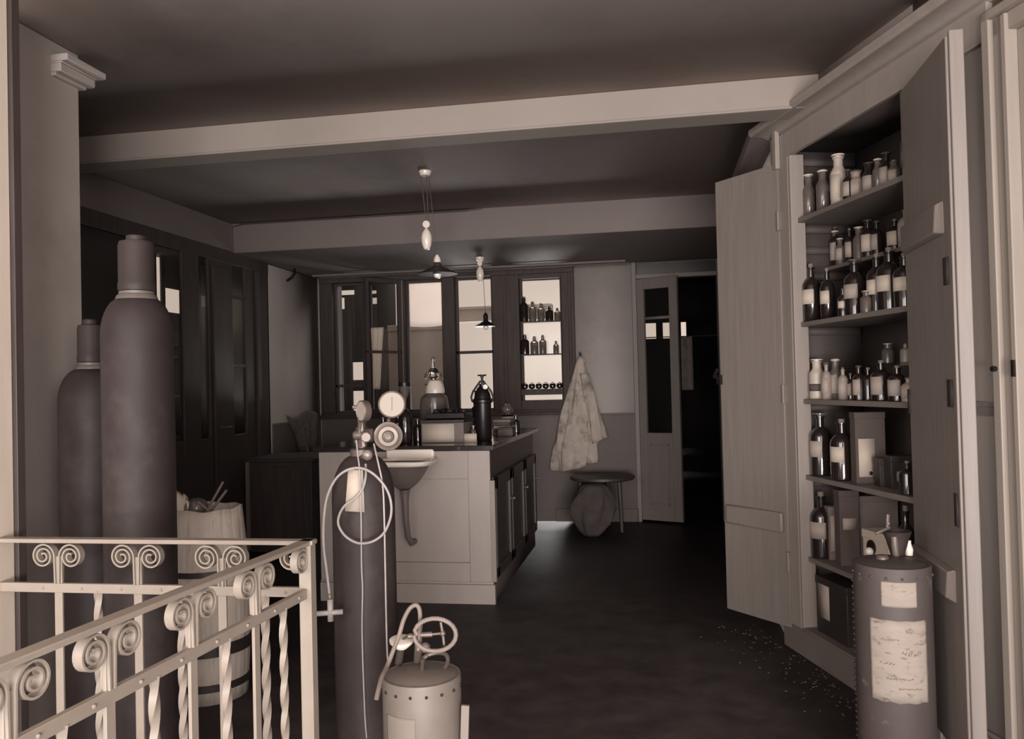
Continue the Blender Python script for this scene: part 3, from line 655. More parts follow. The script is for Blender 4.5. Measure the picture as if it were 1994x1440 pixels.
for i in range(6):
    p = obj('round_flask', MB().lathe([(.004, 0), (.026, .006), (.032, .03), (.024, .05), (.010, .056), (.010, .062)], (0, 0, 0), 16), 'amber'); p.location = (-1.235+.066*i, YB-.01, 1.245)
    tag(p, ['leftmost', 'second from left', 'third from left', 'third from right', 'second from right', 'rightmost'][i]+' of the six low round flasks on the lowest window shelf', 'flask', 'row of low round flasks on the lowest window shelf')

# ================================================================== island bench
isl = empty('laboratory_bench', (-1.5, 5.6, 0)); tag(isl, 'grey panelled laboratory bench with a dark top in the middle of the room', 'bench')
X0, X1, Y0, Y1, ZT = -2.065, -.995, 4.80, 6.52, .94
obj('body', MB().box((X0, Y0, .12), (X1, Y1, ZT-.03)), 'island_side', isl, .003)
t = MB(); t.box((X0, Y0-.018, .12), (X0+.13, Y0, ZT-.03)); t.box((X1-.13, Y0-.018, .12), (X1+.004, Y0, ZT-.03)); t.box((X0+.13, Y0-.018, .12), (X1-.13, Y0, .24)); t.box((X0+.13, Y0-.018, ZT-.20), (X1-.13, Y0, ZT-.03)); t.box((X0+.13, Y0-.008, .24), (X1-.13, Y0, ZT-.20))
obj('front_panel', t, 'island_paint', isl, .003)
t = MB(); t.box((X0-.0, Y0-.035, 0), (X1+.022, Y0, .115)).box((X0, Y0-.025, .115), (X1+.012, Y0, .13))
obj('plinth', t, 'island_paint', isl, .003)
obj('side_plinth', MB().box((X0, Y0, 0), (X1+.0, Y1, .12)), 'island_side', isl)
for i in range(3):
    y0 = Y0+.05+i*.555; y1 = y0+.51
    dd_ = MB(); dd_.box((X1, y0, .14), (X1+.012, y1, ZT-.20))
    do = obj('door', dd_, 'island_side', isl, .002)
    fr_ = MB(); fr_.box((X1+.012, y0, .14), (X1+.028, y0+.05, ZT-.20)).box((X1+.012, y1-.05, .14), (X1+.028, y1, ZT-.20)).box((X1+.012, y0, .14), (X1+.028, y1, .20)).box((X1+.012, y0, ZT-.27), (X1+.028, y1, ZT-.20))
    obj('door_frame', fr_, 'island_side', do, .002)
    obj('knob', MB().lathe([(.006, 0), (.006, .012), (.012, .018), (.010, .028), (.003, .03)], (X1+.028, y1-.03, .55), 12, 'x'), 'brass_dull', do)
obj('worktop', MB().box((X0-.025, Y0-.04, ZT-.032), (X1+.035, Y1+.08, ZT)), 'counter', isl, .005)
obj('edge_strip', MB().box((X1+.0, Y0-.02, .13), (X1+.03, Y0+.0, ZT-.21)), 'trim_paint', isl, .002)

# sink on the bench front
sk = empty('wall_basin', (-1.49, 4.6, .5)); tag(sk, 'white enamel basin with a bent drain pipe fixed to the bench front', 'sink')
sx, sy, sz = -1.475, 4.66, .868
def basin(a, b):   # outer bowl: D plan, closed_u
    th = 2*pi*a; r = (1-b)**.5 if b < .97 else .17
    x = cos(th)*.155*r; y = sin(th)*.15*r
    return (sx+x, min(sy-.02+y*1.1, Y0-.022), sz-.16*b-.012)
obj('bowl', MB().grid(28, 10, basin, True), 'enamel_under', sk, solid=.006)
t = MB()
def rim(a, b):
    th = 2*pi*a; c_, s_ = cos(th), sin(th); p = .55
    x = .185*math.copysign(abs(c_)**p, c_); y = .17*math.copysign(abs(s_)**p, s_)
    k = [1.0, 1.02, .98, .84, .80][min(4, int(round(b*4)))]; dz = [-.022, 0, .004, 0, -.014][min(4, int(round(b*4)))]
    return (sx+x*k, min(sy-.04+y*k, Y0-.02), sz+dz)
obj('rim', MB().grid(36, 5, rim, True), 'enamel', sk, solid=.004)
obj('splashback', MB().box((sx-.15, Y0-.045, sz-.01), (sx+.15, Y0-.019, sz+.055)), 'enamel', sk, .012)
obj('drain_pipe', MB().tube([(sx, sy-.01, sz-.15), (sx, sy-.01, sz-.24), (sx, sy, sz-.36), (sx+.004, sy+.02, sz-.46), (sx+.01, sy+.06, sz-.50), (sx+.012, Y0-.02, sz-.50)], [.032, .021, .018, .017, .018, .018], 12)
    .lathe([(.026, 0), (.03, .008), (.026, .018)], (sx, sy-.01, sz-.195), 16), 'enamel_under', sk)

# ---- things on the bench ------------------------------------------
Z0 = ZT
b = empty('wooden_box', (-1.35, 5.15, Z0)); tag(b, 'dark box with a pale front standing on the near edge of the bench', 'box')
obj('body', MB().box((-1.475, 5.01, Z0), (-1.20, 5.30, Z0+.125)), 'card_mid', b, .003); obj('lid', MB().box((-1.48, 5.005, Z0+.125), (-1.195, 5.305, Z0+.145)), 'tin_dark', b, .003)
obj('front_sheet', MB().box((-1.465, 5.004, Z0+.006), (-1.26, 5.009, Z0+.118)), 'paper', b)
o = obj('card', MB().box((-1.215, 5.02, Z0), (-1.12, 5.026, Z0+.055)).box((-1.215, 5.026, Z0), (-1.12, 5.05, Z0+.003)), 'paper'); tag(o, 'small white card standing in front of the black gas bottle', 'card')
# iron clutter on the box: tray with tongs
b = empty('iron_tray', (-1.33, 5.15, Z0+.145)); tag(b, 'black iron tray of clamps lying on the dark box', 'tray')
obj('tray', MB().box((-1.45, 5.03, Z0+.145), (-1.2, 5.28, Z0+.155)).box((-1.45, 5.03, Z0+.145), (-1.2, 5.04, Z0+.185)).box((-1.45, 5.27, Z0+.145), (-1.2, 5.28, Z0+.185)), 'black_iron', b, .002)
for i in range(5):
    x = -1.42+.045*i; obj('clamp', MB().tube([(x, 5.05, Z0+.17), (x+.02, 5.15, Z0+.20+.01*(i%2)), (x+.03, 5.27, Z0+.19)], .009).lathe([(.018, 0), (.02, .01), (.012, .02)], (x+.02, 5.1, Z0+.19), 10), 'black_iron' if i%2 else 'tin_dark', b)
# glass reservoir
b = empty('glass_reservoir', (-1.50, 5.42, Z0)); tag(b, 'large glass reservoir with a domed cover and glass stopcock on the bench', 'flask')
gx, gy = -1.50, 5.42
obj('vessel', MB().lathe([(.05, 0), (.085, .01), (.095, .05), (.098, .22), (.09, .28), (.055, .31), (.05, .36), (.06, .365), (.06, .375), (.045, .376)], (gx, gy, Z0), 28), 'glass_smoke', b)
obj('dome', MB().lathe([(.066, .31), (.066, .33), (.058, .37), (.04, .395), (.015, .40)], (gx+.012, gy-.012, Z0), 24), 'porcelain', b)
obj('stopcock', MB().lathe([(.008, .39), (.012, .40), (.035, .42), (.042, .445), (.035, .465), (.012, .485), (.010, .53), (.014, .535), (.012, .55), (.004, .556)], (gx, gy, Z0), 18), 'glass_clear', b)
obj('side_tube', MB().tube([(gx-.03, gy, Z0+.45), (gx-.05, gy, Z0+.44), (gx-.06, gy, Z0+.41)], .009).tube([(gx+.03, gy, Z0+.45), (gx+.05, gy, Z0+.44), (gx+.06, gy, Z0+.40)], .009), 'glass_clear', b)
# funnel bottle
b = empty('funnel_bottle', (-1.575, 5.0, Z0)); tag(b, 'dark bottle carrying a grey funnel at the left end of the bench clutter', 'bottle')
obj('bottle', MB().lathe([(.04, 0), (.044, .01), (.044, .16), (.03, .20), (.014, .22), (.014, .25)], (-1.575, 5.0, Z0), 20), 'amber', b)
obj('funnel', MB().lathe([(.008, .21), (.010, .27), (.034, .34), (.036, .36), (.030, .36)], (-1.575, 5.0, Z0), 20), 'glass_smoke', b)
obj('cover', MB().lathe([(.038, .36), (.038, .385), (.03, .388)], (-1.575, 5.0, Z0), 20), 'black_iron', b)
for i, (x, y, h, r) in enumerate(((-1.66, 5.12, .20, .03), (-1.72, 5.0, .17, .028), (-1.53, 5.12, .15, .03))):
    p = bottle_proto('bench_bottle', 'amber', h, r, 'cork', False); p.location = (x, y, Z0)
    tag(p, ['dark bottle behind the regulator disc on the bench', 'short dark bottle at the left of the bench top behind the gauges', 'stubby dark bottle between funnel and pale box'][i], 'bottle')
for i, (x, y, h, r, k, st) in enumerate(((-1.165, 5.13, .10, .018, 'clear', 'ball'), (-1.285, 5.40, .20, .03, 'amber', 'flat'), (-1.37, 5.48, .17, .034, 'contents_mid', 'ball'), (-1.03, 5.95, .13, .03, 'amber', 'cork'), (-1.08, 6.12, .10, .032, 'clear', 'flat'))):
    p = bottle_proto('bench_bottle', k, h, r, st, False); p.location = (x, y, Z0)
    tag(p, ['tiny clear bottle just behind the small white card', 'dark stoppered bottle behind the iron tray on the bench', 'pale jar between the glass reservoir and the dark stoppered bottle', 'dark corked bottle beyond the low stack of books', 'squat clear bottle in front of the burner at the far end of the bench'][i], 'bottle')
# black gas bottle with hand wheel
b = empty('small_gas_cylinder', (-1.115, 5.2, Z0)); tag(b, 'black gas bottle with a cross handle and wire yoke on the bench', 'gas cylinder')
cx, cy = -1.115, 5.2
obj('body', MB().lathe([(.05, 0), (.055, .008), (.055, .24), (.066, .245), (.066, .262), (.055, .27), (.050, .30), (.034, .335), (.02, .35), (.02, .365)], (cx, cy, Z0), 28), 'black_iron', b)
obj('stem', MB().cyl((cx, cy, Z0+.36), (cx, cy, Z0+.42), .008, 12), 'black_iron', b)
obj('handle', MB().cyl((cx-.028, cy, Z0+.42), (cx+.028, cy, Z0+.42), .005, 8).cyl((cx, cy, Z0+.405), (cx, cy, Z0+.425), .011, 12), 'black_iron', b)
yk = MB()
for s_ in (-1, 1): yk.tube([(cx+s_*.008, cy-.01, Z0+.385), (cx+s_*.03, cy-.012, Z0+.355), (cx+s_*.06, cy-.012, Z0+.315), (cx+s_*.072, cy-.012, Z0+.28), (cx+s_*.066, cy-.01, Z0+.25)], .0065)
obj('yoke', yk, 'cap_steel', b); obj('gauge', MB().lathe([(.014, 0), (.016, .004), (.016, .012), (.01, .013)], (cx+.028, cy-.03, Z0+.345), 14, (0, -1, 0)), 'bulb', b)
b = empty('small_gas_cylinder', (-1.21, 5.42, Z0)); tag(b, 'smaller black gas bottle with a cross handle just behind the larger one', 'gas cylinder')
obj('body', MB().lathe([(.035, 0), (.038, .01), (.038, .17), (.03, .20), (.016, .215), (.016, .235), (.02, .24), (.02, .26), (.006, .265), (.006, .315)], (-1.21, 5.42, Z0), 20), 'black_iron', b)
obj('handle', MB().cyl((-1.232, 5.42, Z0+.315), (-1.188, 5.42, Z0+.315), .005, 8), 'black_iron', b)
for i in range(5):
    o = obj('book', MB().box((-1.16+.004*(i%3), 5.72, Z0+.022*i), (-1.03-.005*(i%2), 5.92, Z0+.022*i+.02)), ['card_mid', 'card_dark', 'paper_dim', 'card_dark', 'card_mid'][i], bevel=.002)
    tag(o, ['bottom', 'second', 'middle', 'fourth', 'top'][i]+' book in the low stack behind the black gas bottle', 'book', 'low stack of books on the bench')
b = empty('burner', (-1.155, 6.3, Z0)); tag(b, 'dark burner holding a round glass bulb at the far end of the bench', 'burner')
obj('base', MB().lathe([(.06, 0), (.062, .02), (.05, .05), (.045, .11), (.05, .12)], (-1.155, 6.3, Z0), 20), 'black_iron', b)
obj('band', MB().lathe([(.048, .085), (.05, .09), (.05, .105), (.046, .108)], (-1.155, 6.3, Z0), 20), 'porcelain', b)
obj('bulb', MB().sphere((-1.155, 6.3, Z0+.16), .045), 'glass_smoke', b)
o = obj('dark_case', MB().box((-1.09, 5.55, Z0), (-.985, 5.66, Z0+.05)).box((-1.085, 5.555, Z0+.05), (-.99, 5.655, Z0+.06)), 'card_dark', bevel=.004); tag(o, 'small dark wooden block on the right edge of the bench', 'block')

# ================================================================== pendant lamps
def pendant(x, y, zc, zw, zl, R, ztop, label, cordx):
    b = empty('pendant_lamp', (x, y, zl)); tag(b, label, 'lamp')
    obj('cord', MB().cyl((cordx, y, zw+.09), (cordx-.03, y, ztop), .0022, 6).cyl((cordx+.012, y, zw+.09), (cordx+.01, y, ztop), .0022, 6).cyl((x, y, zl+.09), (cordx+.02, y, ztop), .0022, 6), 'cord', b)
    obj('ceiling_rose', MB().lathe([(.03, 0), (.04, .02), (.04, .028)], (cordx, y, ztop-.028), 18), 'porcelain', b)
    obj('pulley', MB().lathe([(.006, -.007), (.022, -.006), (.017, 0), (.022, .006), (.006, .007)], (cordx, y, zw+.075), 18, 'y'), 'porcelain', b)
    obj('counterweight', MB().lathe([(.006, -.085), (.018, -.08), (.030, -.05), (.034, -.01), (.028, .02), (.015, .04), (.006, .052)], (cordx, y, zw), 20), 'porcelain', b)
    obj('shade', MB().lathe([(R, 0), (R*.55, .026), (R*.22, .045), (R*.16, .075), (R*.12, .078), (R*.12, .055), (R*.5, .02), (R*.98, -.003)], (x, y, zl), 36), 'black_iron' if R < .14 and y > 6 else 'cap_steel', b)
    obj('lamp_holder', MB().lathe([(.016, .065), (.022, .07), (.022, .09), (.012, .11), (.006, .118)], (x, y, zl), 16), 'porcelain' if y < 6 else 'black_iron', b)
    obj('bulb', MB().lathe([(.004, -.03), (.018, -.024), (.026, -.004), (.020, .02), (.012, .04)], (x, y, zl), 16), 'bulb', b)
pendant(-1.315, 4.9, 0, 2.225, 1.99, .125, CEIL, 'hanging lamp with a broad shade and white counterweight above the bench', -1.38)
pendant(-1.435, 6.9, 0, 2.27, 1.80, .10, B2Z, 'hanging lamp with a black conical shade silhouetted in the bright window', -1.475)

# ================================================================== coat, stool, sack, cloth, cupboard on the left
def coat(a, b):
    th = 2*pi*a; w_ = .02+.17*min(1, b*1.25)**.8; d_ = .018+.055*b
    f = 1+(.16*sin(th*7+b*4)+.09*sin(th*12-b*6))*min(1, b*2.2)
    cxx = -.70-.07*b; z = 1.53-1.0*b-.10*b*(cos(th+2.6)*.5)
    return (cxx+w_*cos(th)*f, YB-.055-.01*b+min(d_*sin(th)*f*1.5, .035), z)
ct = empty('coat', (-.76, YB-.05, .45)); tag(ct, 'pale laboratory coat hanging on the wall right of the back window', 'coat')
obj('body', MB().grid(56, 22, coat, True), 'coat_cloth', ct, solid=.002)
def sleeve(a, b):
    th = 2*pi*a; r = .035+.028*b; f = 1+.16*sin(th*5+b*9)
    return (-.665+.13*b+r*cos(th)*f, YB-.11+r*.7*sin(th)*f, 1.38-.62*b+.03*cos(th)*b)
obj('sleeve', MB().grid(24, 14, sleeve, True), 'coat_cloth', ct, solid=.002)
obj('collar', MB().tube([(-.73, YB-.04, 1.50), (-.70, YB-.09, 1.53), (-.665, YB-.04, 1.50)], .014), 'coat_cloth', ct)
o = obj('coat_hook', MB().tube([(-.70, YB-.012, 1.555), (-.70, YB-.07, 1.55), (-.70, YB-.075, 1.58)], .006).lathe([(.018, 0), (.016, .006)], (-.70, YB-.018, 1.555), 12, 'y'), 'black_iron'); tag(o, 'black iron hook carrying the pale coat', 'hook')
b = empty('round_stool', (-.50, 7.28, 0)); tag(b, 'low dark round topped stool standing under the coat', 'stool')
obj('seat', MB().lathe([(.27, 0), (.285, .01), (.285, .03), (.27, .035)], (-.50, 7.28, .44), 32), 'dark_wood', b)
for i in range(3):
    a = radians(80+120*i); obj('leg', MB().cyl((-.50+.2*cos(a), 7.28+.2*sin(a), .44), (-.50+.22*cos(a), 7.28+.22*sin(a), 0), .02, 10, .016), 'dark_wood', b)
def sack(a, b):
    th = 2*pi*a; r = (.02+.16*sin(pi*min(1, .12+.80*b))) ; f = 1+.12*sin(th*5+b*5)+.05*sin(th*9)
    return (-.60+.02*b+r*cos(th)*f+.05*(1-b), 6.97-.0*b+r*.62*sin(th)*f, .43-.43*b+.0)
o = obj('sack', MB().grid(40, 16, sack, True), 'sack', solid=.003); tag(o, 'slumped grey brown sack on the floor in front of the stool', 'sack')
def hang(a, b):
    # gathered folds, lowest point off centre
    x = -3.23+.022*sin(a*23+b*3)*(.3+b)+.03*b*sin(a*6)+.012*sin(a*41)*b; w_ = 1-.66*b**1.3
    return (x, 6.80+.70*(.5+(a-.5)*w_)+.15*b, 1.07-.03*sin(a*7)-.42*b*(1+.16*sin(a*12)+.08*sin(a*27)))
o = obj('hanging_cloth', MB().grid(60, 16, hang), 'dark_cloth', solid=.006); tag(o, 'crumpled dark cloth hung on the dado of the left return wall', 'cloth')
b = empty('low_cabinet', (-3.0, 6.7, 0)); tag(b, 'dark low cabinet standing in the left corner behind the bench', 'cabinet')
obj('body', MB().box((-3.27, 6.15, 0), (-2.72, 6.7, .72)), 'dark_wood', b, .004); obj('top', MB().box((-3.28, 6.13, .72), (-2.70, 6.72, .75)), 'dark_wood', b, .004)
obj('door', MB().box((-3.22, 6.135, .06), (-2.77, 6.15, .68)), 'dark_wood', b, .003); obj('edge_strip', MB().box((-3.275, 6.13, .02), (-3.245, 6.15, .72)), 'card_mid', b, .002)

# ================================================================== barrel with rubbish
b = empty('barrel', (-1.935, 3.278, 0)); tag(b, 'pale wooden barrel with dark hoops behind the railing, full of rubbish', 'barrel')
bx, by, BH = -1.935, 3.278, .80
def stave(a, bb):
    th = 2*pi*a; r = .152+.022*sin(pi*bb)-.012*bb; r -= .0025*(1 if (a*20) % 1 < .12 else 0)
    return (bx+r*cos(th), by+r*sin(th), BH*bb+(.003*sin(th*3+1)+.003*sin(th*7) if bb == 1 else 0))
obj('staves', MB().grid(120, 12, stave, True), 'barrel', b, solid=.014)
obj('bottom', MB().lathe([(.14, .03), (.14, .05)], (bx, by, 0), 28), 'barrel', b)
for z, hh in ((.20, .05), (.53, .022), (.055, .03)):
    rr = .152+.022*sin(pi*z/BH)-.012*z/BH+.014; obj('hoop', MB().lathe([(rr-.004, z), (rr, z), (rr, z+hh), (rr-.004, z+hh)], (bx, by, 0), 40), 'hoop', b)
o = obj('rubbish', MB().lathe([(.135, 0), (.135, .06), (.10, .09), (.05, .10), (.01, .105)], (bx, by, BH-.16), 20), 'card_dark'); tag(o, 'dark heap of rubbish filling the pale barrel', 'rubbish', kind='stuff')
o = obj('broken_flask', MB().sphere((bx-.03, by-.03, BH+.0), .055, 18, (1, 1, .8)), 'glass_smoke'); tag(o, 'round smoky glass flask lying on top of the barrel rubbish', 'flask')
tg = MB(); p0 = Vector((bx+.03, by-.06, BH-.04))
tg.tube([p0, p0+Vector((.10, -.0, .12))], .006); tg.tube([p0+Vector((0, 0, .02)), p0+Vector((.075, 0, .14)), p0+Vector((.085, 0, .155))], .006); tg.tube([p0+Vector((-.03, 0, .07)), p0+Vector((.03, 0, .02))], .006)
o = obj('tongs', tg, 'brass'); tag(o, 'metal tongs sticking up out of the barrel', 'tongs')
def crum(a, b_):
    return (bx-.11+.09*a+.01*sin(b_*9), by-.09+.03*sin(a*7+b_*5), BH-.05+.13*b_-.03*a+.012*sin(a*11))
o = obj('crumpled_paper', MB().grid(12, 12, crum), 'paper', solid=.002); tag(o, 'crumpled white paper stuck at the left side of the barrel', 'paper')

# ================================================================== gas cylinders
def gas_cyl(x, y, top, r, sh, capr, label, m='steel_dark', rim='neck_paint'):
    """sh: height where the shoulder starts to curve; top: top of the cap"""
    b = empty('gas_cylinder', (x, y, 0)); tag(b, label, 'gas cylinder')
    hs = r*1.25; prof = [(r*.86, 0), (r*.97, .012), (r, .04), (r, sh)]
    for i in range(1, 9):
        t_ = i/9*pi/2; prof.append((capr*.9+(r-capr*.9)*cos(t_), sh+hs*sin(t_)*.92))
    zt = sh+hs*.93; prof += [(capr*.9, zt), (capr*.9, zt+.01)]
    obj('body', MB().lathe(prof, (x, y, 0), 48), m, b)
    obj('collar', MB().lathe([(capr*1.12, zt-.012), (capr*1.18, zt-.004), (capr*1.12, zt+.006), (capr*.98, zt+.012), (capr*.98, zt+.02)], (x, y, 0), 32), rim, b)
    obj('cap', MB().lathe([(capr*1.0, zt+.022), (capr*1.04, zt+.03), (capr*1.04, zt+.045), (capr, zt+.05), (capr, top-.035), (capr*.93, top-.022), (capr*.55, top-.018), (capr*.55, top-.004), (capr*.45, top)], (x, y, 0), 32), 'cap_steel', b)
    return b
g1 = gas_cyl(-1.632, 2.377, 1.805, .108, 1.478, .054, 'tallest steel gas cylinder with a long cap behind the railing')
g2 = gas_cyl(-1.972, 2.60, 1.565, .104, 1.27, .040, 'shorter dark gas cylinder between the wall end and the tallest one')

# central cylinder with regulator
cx, cy = -1.066, 2.862
g3 = empty('gas_cylinder', (cx, cy, 0)); tag(g3, 'steel gas cylinder with brass regulator and hoses in the middle foreground', 'gas cylinder')
prof = [(.10, 0), (.11, .012), (.113, .04), (.113, .90)]
for i in range(1, 10):
    t_ = i/10*pi/2; prof.append((.03+.083*cos(t_), .90+.155*sin(t_)))
prof += [(.03, 1.055), (.03, 1.06)]
obj('body', MB().lathe(prof, (cx, cy, 0), 48), 'steel_mid', g3)
D3 = 2.93
def P3(x, y, d=D3): return at(x, y, d)
vn = P3(693, 880, 2.99)
vz = vn.z
obj('neck_ring', MB().lathe([(.036, 1.045), (.045, 1.05), (.045, 1.075), (.036, 1.08)], (cx, cy, 0), 24), 'brass_dull', g3)
vl = obj('valve', MB().lathe([(.018, 1.07), (.018, 1.12), (.024, 1.125), (.024, 1.15), (.016, 1.16), (.014, 1.20), (.007, 1.205), (.007, 1.225)], (cx, cy, 0), 18), 'brass_dull', g3)
obj('key', MB().box((cx-.035, cy-.006, 1.222), (cx+.02, cy+.006, 1.236)), 'brass_dull', vl, .003)
rg = obj('regulator', MB().lathe([(.012, 0), (.018, .01), (.018, .04), (.024, .045), (.024, .07), (.016, .075), (.016, .10)], P3(688, 848)+Vector((-.0, 0, 0)), 16, tuple(_r)).tube([P3(714, 886), P3(703, 893, 2.96), P3(692, 902, 2.99)], .010)
       .tube([P3(702, 812), P3(704, 830), P3(705, 850), P3(708, 870)], .012), 'brass_dull', g3)
fwd = -_f; side = _r
obj('hex_nut', MB().lathe([(.016, 0), (.02, .003), (.02, .022), (.016, .026)], P3(713, 851, 2.90), 8, tuple((fwd+side*.15).normalized())), 'brass_dull', rg)
obj('outlet_nut', MB().lathe([(.014, 0), (.018, .003), (.018, .018), (.010, .024)], P3(716, 886, 2.90), 14, tuple((fwd+side*.1).normalized())), 'brass', rg)
dk = P3(756, 850, 2.905)
obj('diaphragm_housing', MB().lathe([(.03, -.03), (.05, -.026), (.052, -.006), (.050, 0), (.040, .003), (.034, .010), (.022, .012), (.018, .022), (.010, .026), (.004, .024)], dk, 36, tuple((fwd+side*.12).normalized())), 'brass', rg)
obj('screw_hole', MB().lathe([(.004, .022), (.004, .0275)], dk, 12, tuple((fwd+side*.12).normalized())), 'black_iron', rg)
obj('stem', MB().tube([P3(757, 832, 2.92), P3(757, 815, 2.92)], .007).tube([P3(730, 852, 2.92), P3(745, 850, 2.92)], .009), 'brass_dull', rg)
gc_ = P3(763, 788, 2.905); ax = (fwd+side*.14).normalized()
ga = obj('gauge', MB().lathe([(.02, -.022), (.045, -.02), (.048, -.012), (.048, .004), (.044, .007), (.042, .004)], gc_, 36, tuple(ax)), 'brass', rg)
obj('dial', MB().lathe([(.0425, .002), (.0425, .005)], gc_, 36, tuple(ax)), 'dial', ga); obj('needle', MB().cyl(gc_+ax*.0065+_u*-.02, gc_+ax*.0065+_u*.026, .0008, 6), 'card_mid', ga)
gs = P3(705, 801, 2.91); ax2 = (-side*.80+fwd*.60).normalized()
ga = obj('gauge', MB().lathe([(.02, -.022), (.036, -.02), (.038, -.012), (.038, .004), (.035, .007), (.033, .004)], gs, 32, tuple(ax2)), 'brass_dull', rg)
obj('dial', MB().lathe([(.0335, .002), (.0335, .005)], gs, 32, tuple(ax2)), 'dial', ga)
obj('gauge_stem', MB().tube([P3(702, 822, 2.91), P3(700, 836, 2.92), P3(700, 850, 2.92)], .006), 'brass_dull', rg)
# tag label tied to the valve
def q4(pts, d, m, name, parent, th=.0012):
    ps = [at(x, y, d) for x, y in pts]; nrm = (ps[1]-ps[0]).cross(ps[2]-ps[1]).normalized()*th
    mb = MB(); mb.add([p+nrm for p in ps]+[p-nrm for p in ps], [(0,1,2,3), (7,6,5,4), (0,4,5,1), (1,5,6,2), (2,6,7,3), (3,7,4,0)]); return obj(name, mb, m, parent)
q4([(678, 915), (707, 916), (710, 998), (672, 996)], 2.862, 'paper', 'tag', g3)
def smooth(pts, k=6):
    out = []; n = len(pts)
    for i in range(n-1):
        p0, p1, p2, p3 = pts[max(i-1, 0)], pts[i], pts[i+1], pts[min(i+2, n-1)]
        for j in range(k):
            t_ = j/k; out.append(.5*((2*p1)+(p2-p0)*t_+(2*p0-5*p1+4*p2-p3)*t_*t_+(3*p1-p0-3*p2+p3)*t_**3))
    out.append(pts[-1]); return out
def hose(px, d, r, m, name, parent):
    pts = [at(x, y, d if len(q_) == 0 else q_[0]) for x, y, *q_ in px]
    return obj(name, MB().tube(smooth(pts), r, 8), m, parent)
hs = hose([(712, 905, 2.87), (712, 930), (705, 955), (690, 972), (672, 985), (661, 1003), (659, 1022), (670, 1042), (688, 1055), (706, 1059), (728, 1054), (748, 1038), (760, 1010), (762, 985), (756, 960), (742, 938), (722, 920), (700, 912), (676, 916), (655, 932), (640, 960), (633, 990), (630, 1030), (631, 1070), (636, 1110), (642, 1160)], 2.835, .0045, 'hose_pale', 'hose', g3)
obj('hose_cuff', MB().tube([at(642, 1156, 2.835), at(643, 1170, 2.835)], .008), 'brass', hs)
obj('tee_piece', MB().tube([at(643, 1168, 2.835), at(644, 1210, 2.835)], .011).tube([at(617, 1196, 2.835), at(668, 1192, 2.835)], .0095), 'hose_pale', hs)
hose([(694, 858, 2.88), (697, 890, 2.86), (700, 915, 2.845), (703, 1000, 2.84), (704, 1100, 2.84), (706, 1150, 2.84), (705, 1230, 2.84), (708, 1330, 2.84), (711, 1400, 2.84), (714, 1438, 2.84)], 2.85, .0028, 'hose_pale', 'thin_tube', g3)
hose([(728, 865, 2.90), (736, 900, 2.86), (745, 945, 2.85), (748, 1000, 2.84), (750, 1100, 2.84), (752, 1200, 2.84), (754, 1270, 2.84), (756, 1292, 2.84)], 2.85, .0032, 'hose_pale', 'thin_tube', g3)

# ================================================================== gas drums
def drum(x, y, r, h, m, label, seam_m, name='gas_drum', nr=18):
    b = empty(name, (x, y, 0)); tag(b, label, 'drum')
    obj('body', MB().lathe([(r*.97, 0), (r, .01), (r, h-.008), (r*.99, h-.001), (r*.965, h), (r*.93, h-.003), (r*.8, h+.003), (r*.4, h+.009), (r*.05, h+.011)], (x, y, 0), 56), m, b)
    for i in range(nr):
        a = 2*pi*i/nr; obj('rivet', MB().sphere((x+cos(a)*(r+.0005), y+sin(a)*(r+.0005), h-.030), .0048, 8), seam_m, b)
    return b
SD = empty('gas_drum', (0, 0, 0)); bpy.data.objects.remove(SD)
sdx, sdy, sdr, sdh = -.722, 2.40, .118, .435
s1 = drum(sdx, sdy, sdr, sdh, 'drum_light', 'squat pale metal drum with hose and fittings beside the middle cylinder', 'black_iron', nr=16)
DS = 2.44
def PS(x, y, d=DS): return at(x, y, d)
h_ = MB(); h_.tube(smooth([atZ(822, 1312, sdh+.004), atZ(824, 1303, sdh+.006)+Vector((0, 0, .03)), PS(826, 1282), PS(834, 1276), PS(852, 1272, 2.45), PS(868, 1275, 2.47), PS(872, 1288, 2.48), atZ(866, 1302, sdh+.006)]), .0065, 8)
obj('handle', h_, 'brass_dull', s1)
vv = obj('valve', MB().tube([atZ(814, 1290, sdh+.006), PS(815, 1262, 2.47), PS(816, 1230, 2.47), PS(817, 1216, 2.47)], [.014, .012, .009, .011], 12)
      .tube([PS(795, 1240, 2.47), PS(816, 1237, 2.47), PS(842, 1236, 2.47)], .008, 10).tube([PS(842, 1236, 2.47), PS(862, 1234, 2.47)], .004, 8).sphere(PS(828, 1262, 2.46), .016, 14), 'brass', s1)
obj('cross_handle', MB().tube([PS(858, 1212, 2.47), PS(862, 1234, 2.47), PS(865, 1258, 2.47)], .0045).sphere(PS(862, 1234, 2.47), .009, 12), 'brass', vv)
obj('pressure_dial', MB().lathe([(.018, 0), (.036, .018), (.037, .026), (.030, .028)], PS(782, 1262, 2.50), 28, (0.06, -.14, .98)), 'enamel', vv)
obj('dial_stem', MB().tube([atZ(776, 1292, sdh+.004), PS(781, 1262, 2.5)], .012, 10).tube([PS(795, 1240, 2.47), PS(784, 1246, 2.5)], .004), 'brass_dull', vv)
lp = [(733, 1362, 2.27), (738, 1340, 2.30), (744, 1318, 2.34), (755, 1295, 2.40), (768, 1262, 2.43), (778, 1235, 2.45), (786, 1208, 2.46), (797, 1187, 2.47), (808, 1179, 2.47), (815, 1183, 2.47), (818, 1196, 2.47), (818, 1216, 2.47)]
hs = hose(lp, 2.45, .0068, 'rubber', 'hose', s1)
lp = [(806+41+41*cos(t_)*1.0, 1237+32*sin(t_)) for t_ in [pi*1.0+2*pi*i/22 for i in range(23)]]
